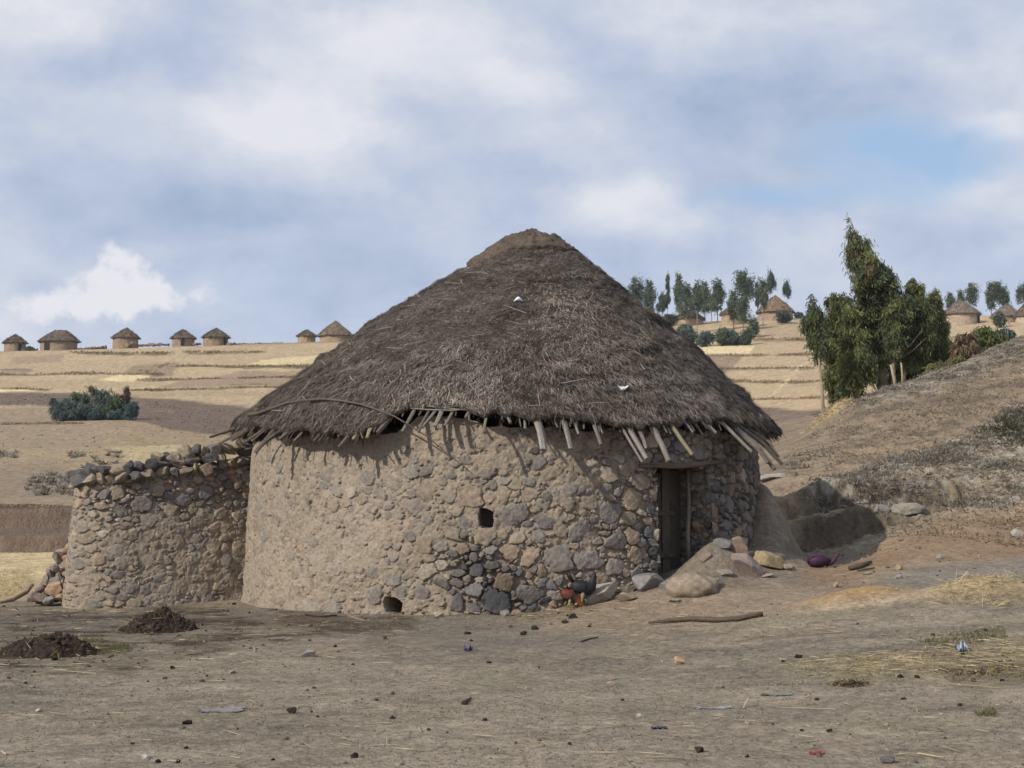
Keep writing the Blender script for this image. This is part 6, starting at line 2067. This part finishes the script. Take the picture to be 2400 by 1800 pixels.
# dark green plants at the right edge of the slope
uv = scatter([([(2310, 1010), (2360, 975), (2420, 960), (2420, 1060), (2380, 1060)], 1.0)], 100)
g = uv_ground(uv)
N, K = len(g), 14
base = np.repeat(g, K, 0) + RNG.normal(size=(N * K, 3)) * (.08, .08, .03)
D = RNG.normal(size=(N * K, 3)) * (.8, .8, .3) + (0, 0, .6)
C = np.array([(.07, .08, .04), (.10, .105, .055), (.05, .045, .03)])[RNG.integers(0, 3, N * K)]
V, Fq, c = blades(base, D, RNG.uniform(.04, .14, N * K), RNG.uniform(.012, .03, N * K), C)
tag(mk('undergrowth', V, Fq, M_LEAF, c, None, (0, 0, 0), smooth=False), 'dark green low plants at the right edge of the slope', 'undergrowth', kind='stuff')
TL = [[(178, 829), (390, 830)], [(440, 826), (620, 825)], [(-60, 880), (280, 878), (380, 878)], [(410, 861), (560, 862), (760, 860)], [(315, 890), (480, 888), (620, 886), (800, 884)], [(300, 917), (500, 915), (660, 912), (800, 908)],
      [(0, 911), (110, 913)], [(1500, 836), (1780, 834), (2000, 832)], [(1560, 866), (1770, 866), (1910, 867)], [(1600, 892), (1780, 893), (1960, 891)], [(1740, 935), (1960, 932)], [(1770, 800), (1960, 796)], [(0, 993), (190, 994)], [(-100, 1186), (160, 1185)],
      [(340, 878), (400, 850)]]
par = []
for ln in TL:
    for (u0, v0), (u1, v1) in zip(ln[:-1], ln[1:]):
        m_ = int(abs(u1 - u0) * .9)
        t = RNG.uniform(0, 1, m_)
        for t_ in t[RNG.uniform(0, 1, m_) < 1.5 * vnoise(t * 7 + u0, t * 0 + v0, 5) - .15]:
            uu, vv = u0 + (u1 - u0) * t_, v0 + (v1 - v0) * t_ + RNG.normal() * 1.0
            a_, b_ = ray(uu, vv)
            Yg = np.geomspace(30, 305, 500)
            kk = np.where(CAMZ + b_ * Yg - zbase(a_ * Yg, Yg) < 0)[0]
            if len(kk):
                y = Yg[kk[0]]
                par.append((a_ * y, y, float(terr(a_ * y, y)), y))
tg_ = np.array(par)
K = 7
sc_ = np.repeat(tg_[:, 3] / 200, K)
base = np.repeat(tg_[:, :3], K, 0) + RNG.normal(size=(len(tg_) * K, 3)) * (.5, .5, 0) * sc_[:, None]
D = RNG.normal(size=(len(base), 3)) * (.8, .5, .3) + (0, 0, .6)
V, Fq, c = blades(base, D, RNG.uniform(.10, .32, len(base)) * sc_, RNG.uniform(.08, .16, len(base)) * sc_, np.array([(.25, .19, .115), (.30, .24, .14), (.20, .155, .095)])[RNG.integers(0, 3, len(base))])
tag(mk('bank_grass', V, Fq, M_DRY, c, None, (0, 0, 0), smooth=False), 'dry grass along the terrace banks of the fields', 'grass', kind='stuff')
uv = scatter([([(330, 945), (600, 965), (720, 1020), (560, 1030), (360, 1010)], .55), ([(0, 925), (110, 925), (110, 950), (0, 950)], .1), ([(1640, 958), (1900, 955), (1900, 986), (1640, 986)], .12), ([(0, 1000), (500, 1010), (500, 1060), (0, 1100)], .16), ([(0, 1200), (160, 1200), (160, 1270), (0, 1270)], .12)], 900)
par = []
Yg = np.geomspace(30, 305, 700)
for k_, (uu, vv) in enumerate(uv):
    a_, b_ = ray(uu, vv)
    kk = np.where(CAMZ + b_ * Yg - zbase(a_ * Yg, Yg) < 0)[0]
    if len(kk):
        y = Yg[kk[0]]
        r_ = RNG.uniform(.03, .085) * y / 130
        par.append(stone((a_ * y, y, float(terr(a_ * y, y)) + r_ * .3), (r_, r_, r_ * .7), 3000 + k_, np.array((.25, .205, .155)) * RNG.uniform(.45, 1.2), 2, 5))
V, Fq, c = join(par)
tag(mk('gravel', V, Fq, M_STONE, c, None, (0, 0, 0), smooth=False), 'small pale stones strewn over the ploughed fields', 'stones', kind='stuff')
# little green grass between the heaps and in the yard
uv = scatter([([(215, 1522), (300, 1512), (305, 1526), (220, 1530)], .5), ([(170, 1500), (240, 1498), (240, 1508)], .2), ([(2150, 1505), (2350, 1470), (2360, 1500), (2200, 1520)], .5), ([(560, 1395), (610, 1388), (615, 1400)], .15), ([(2280, 1680), (2330, 1668), (2335, 1680)], .1)], 1800)
g = uv_ground(uv)
N = len(g)
D = RNG.normal(size=(N, 3)) * (.7, .7, .3) + (0, 0, .6)
V, Fq, c = blades(g, D, RNG.uniform(.015, .05, N), RNG.uniform(.004, .008, N), np.array((.17, .165, .075)) * RNG.uniform(.6, 1.2, N)[:, None])
tag(mk('green_grass', V, Fq, M_LEAF, c, None, (0, 0, 0), smooth=False), 'small patches of short green grass in the yard', 'grass', kind='stuff')

# ------------------------------------------------------------------ the air between here and the far ridge
hm_ = bpy.data.materials.new('thin_haze')
hm_.use_nodes = True
ht_ = hm_.node_tree
ht_.nodes.clear()
vo = ht_.nodes.new('ShaderNodeVolumePrincipled')
vo.inputs['Color'].default_value = (.80, .88, 1.0, 1)
vo.inputs['Density'].default_value = .00016
ho_ = ht_.nodes.new('ShaderNodeOutputMaterial')
ht_.links.new(vo.outputs[0], ho_.inputs['Volume'])
x0, x1, y0, y1, z0, z1 = -2050, 2050, -420, 950, -90, 60
Vh = np.array([(x, y, z) for x in (x0, x1) for y in (y0, y1) for z in (z0, z1)], float)
Fh = np.array([(0, 1, 3, 2), (4, 6, 7, 5), (0, 4, 5, 1), (2, 3, 7, 6), (0, 2, 6, 4), (1, 5, 7, 3)])
tag(mk('haze', Vh, Fh, hm_, None, None, (0, 0, 0), smooth=False), 'thin pale air over the far hillside', 'haze', kind='stuff')
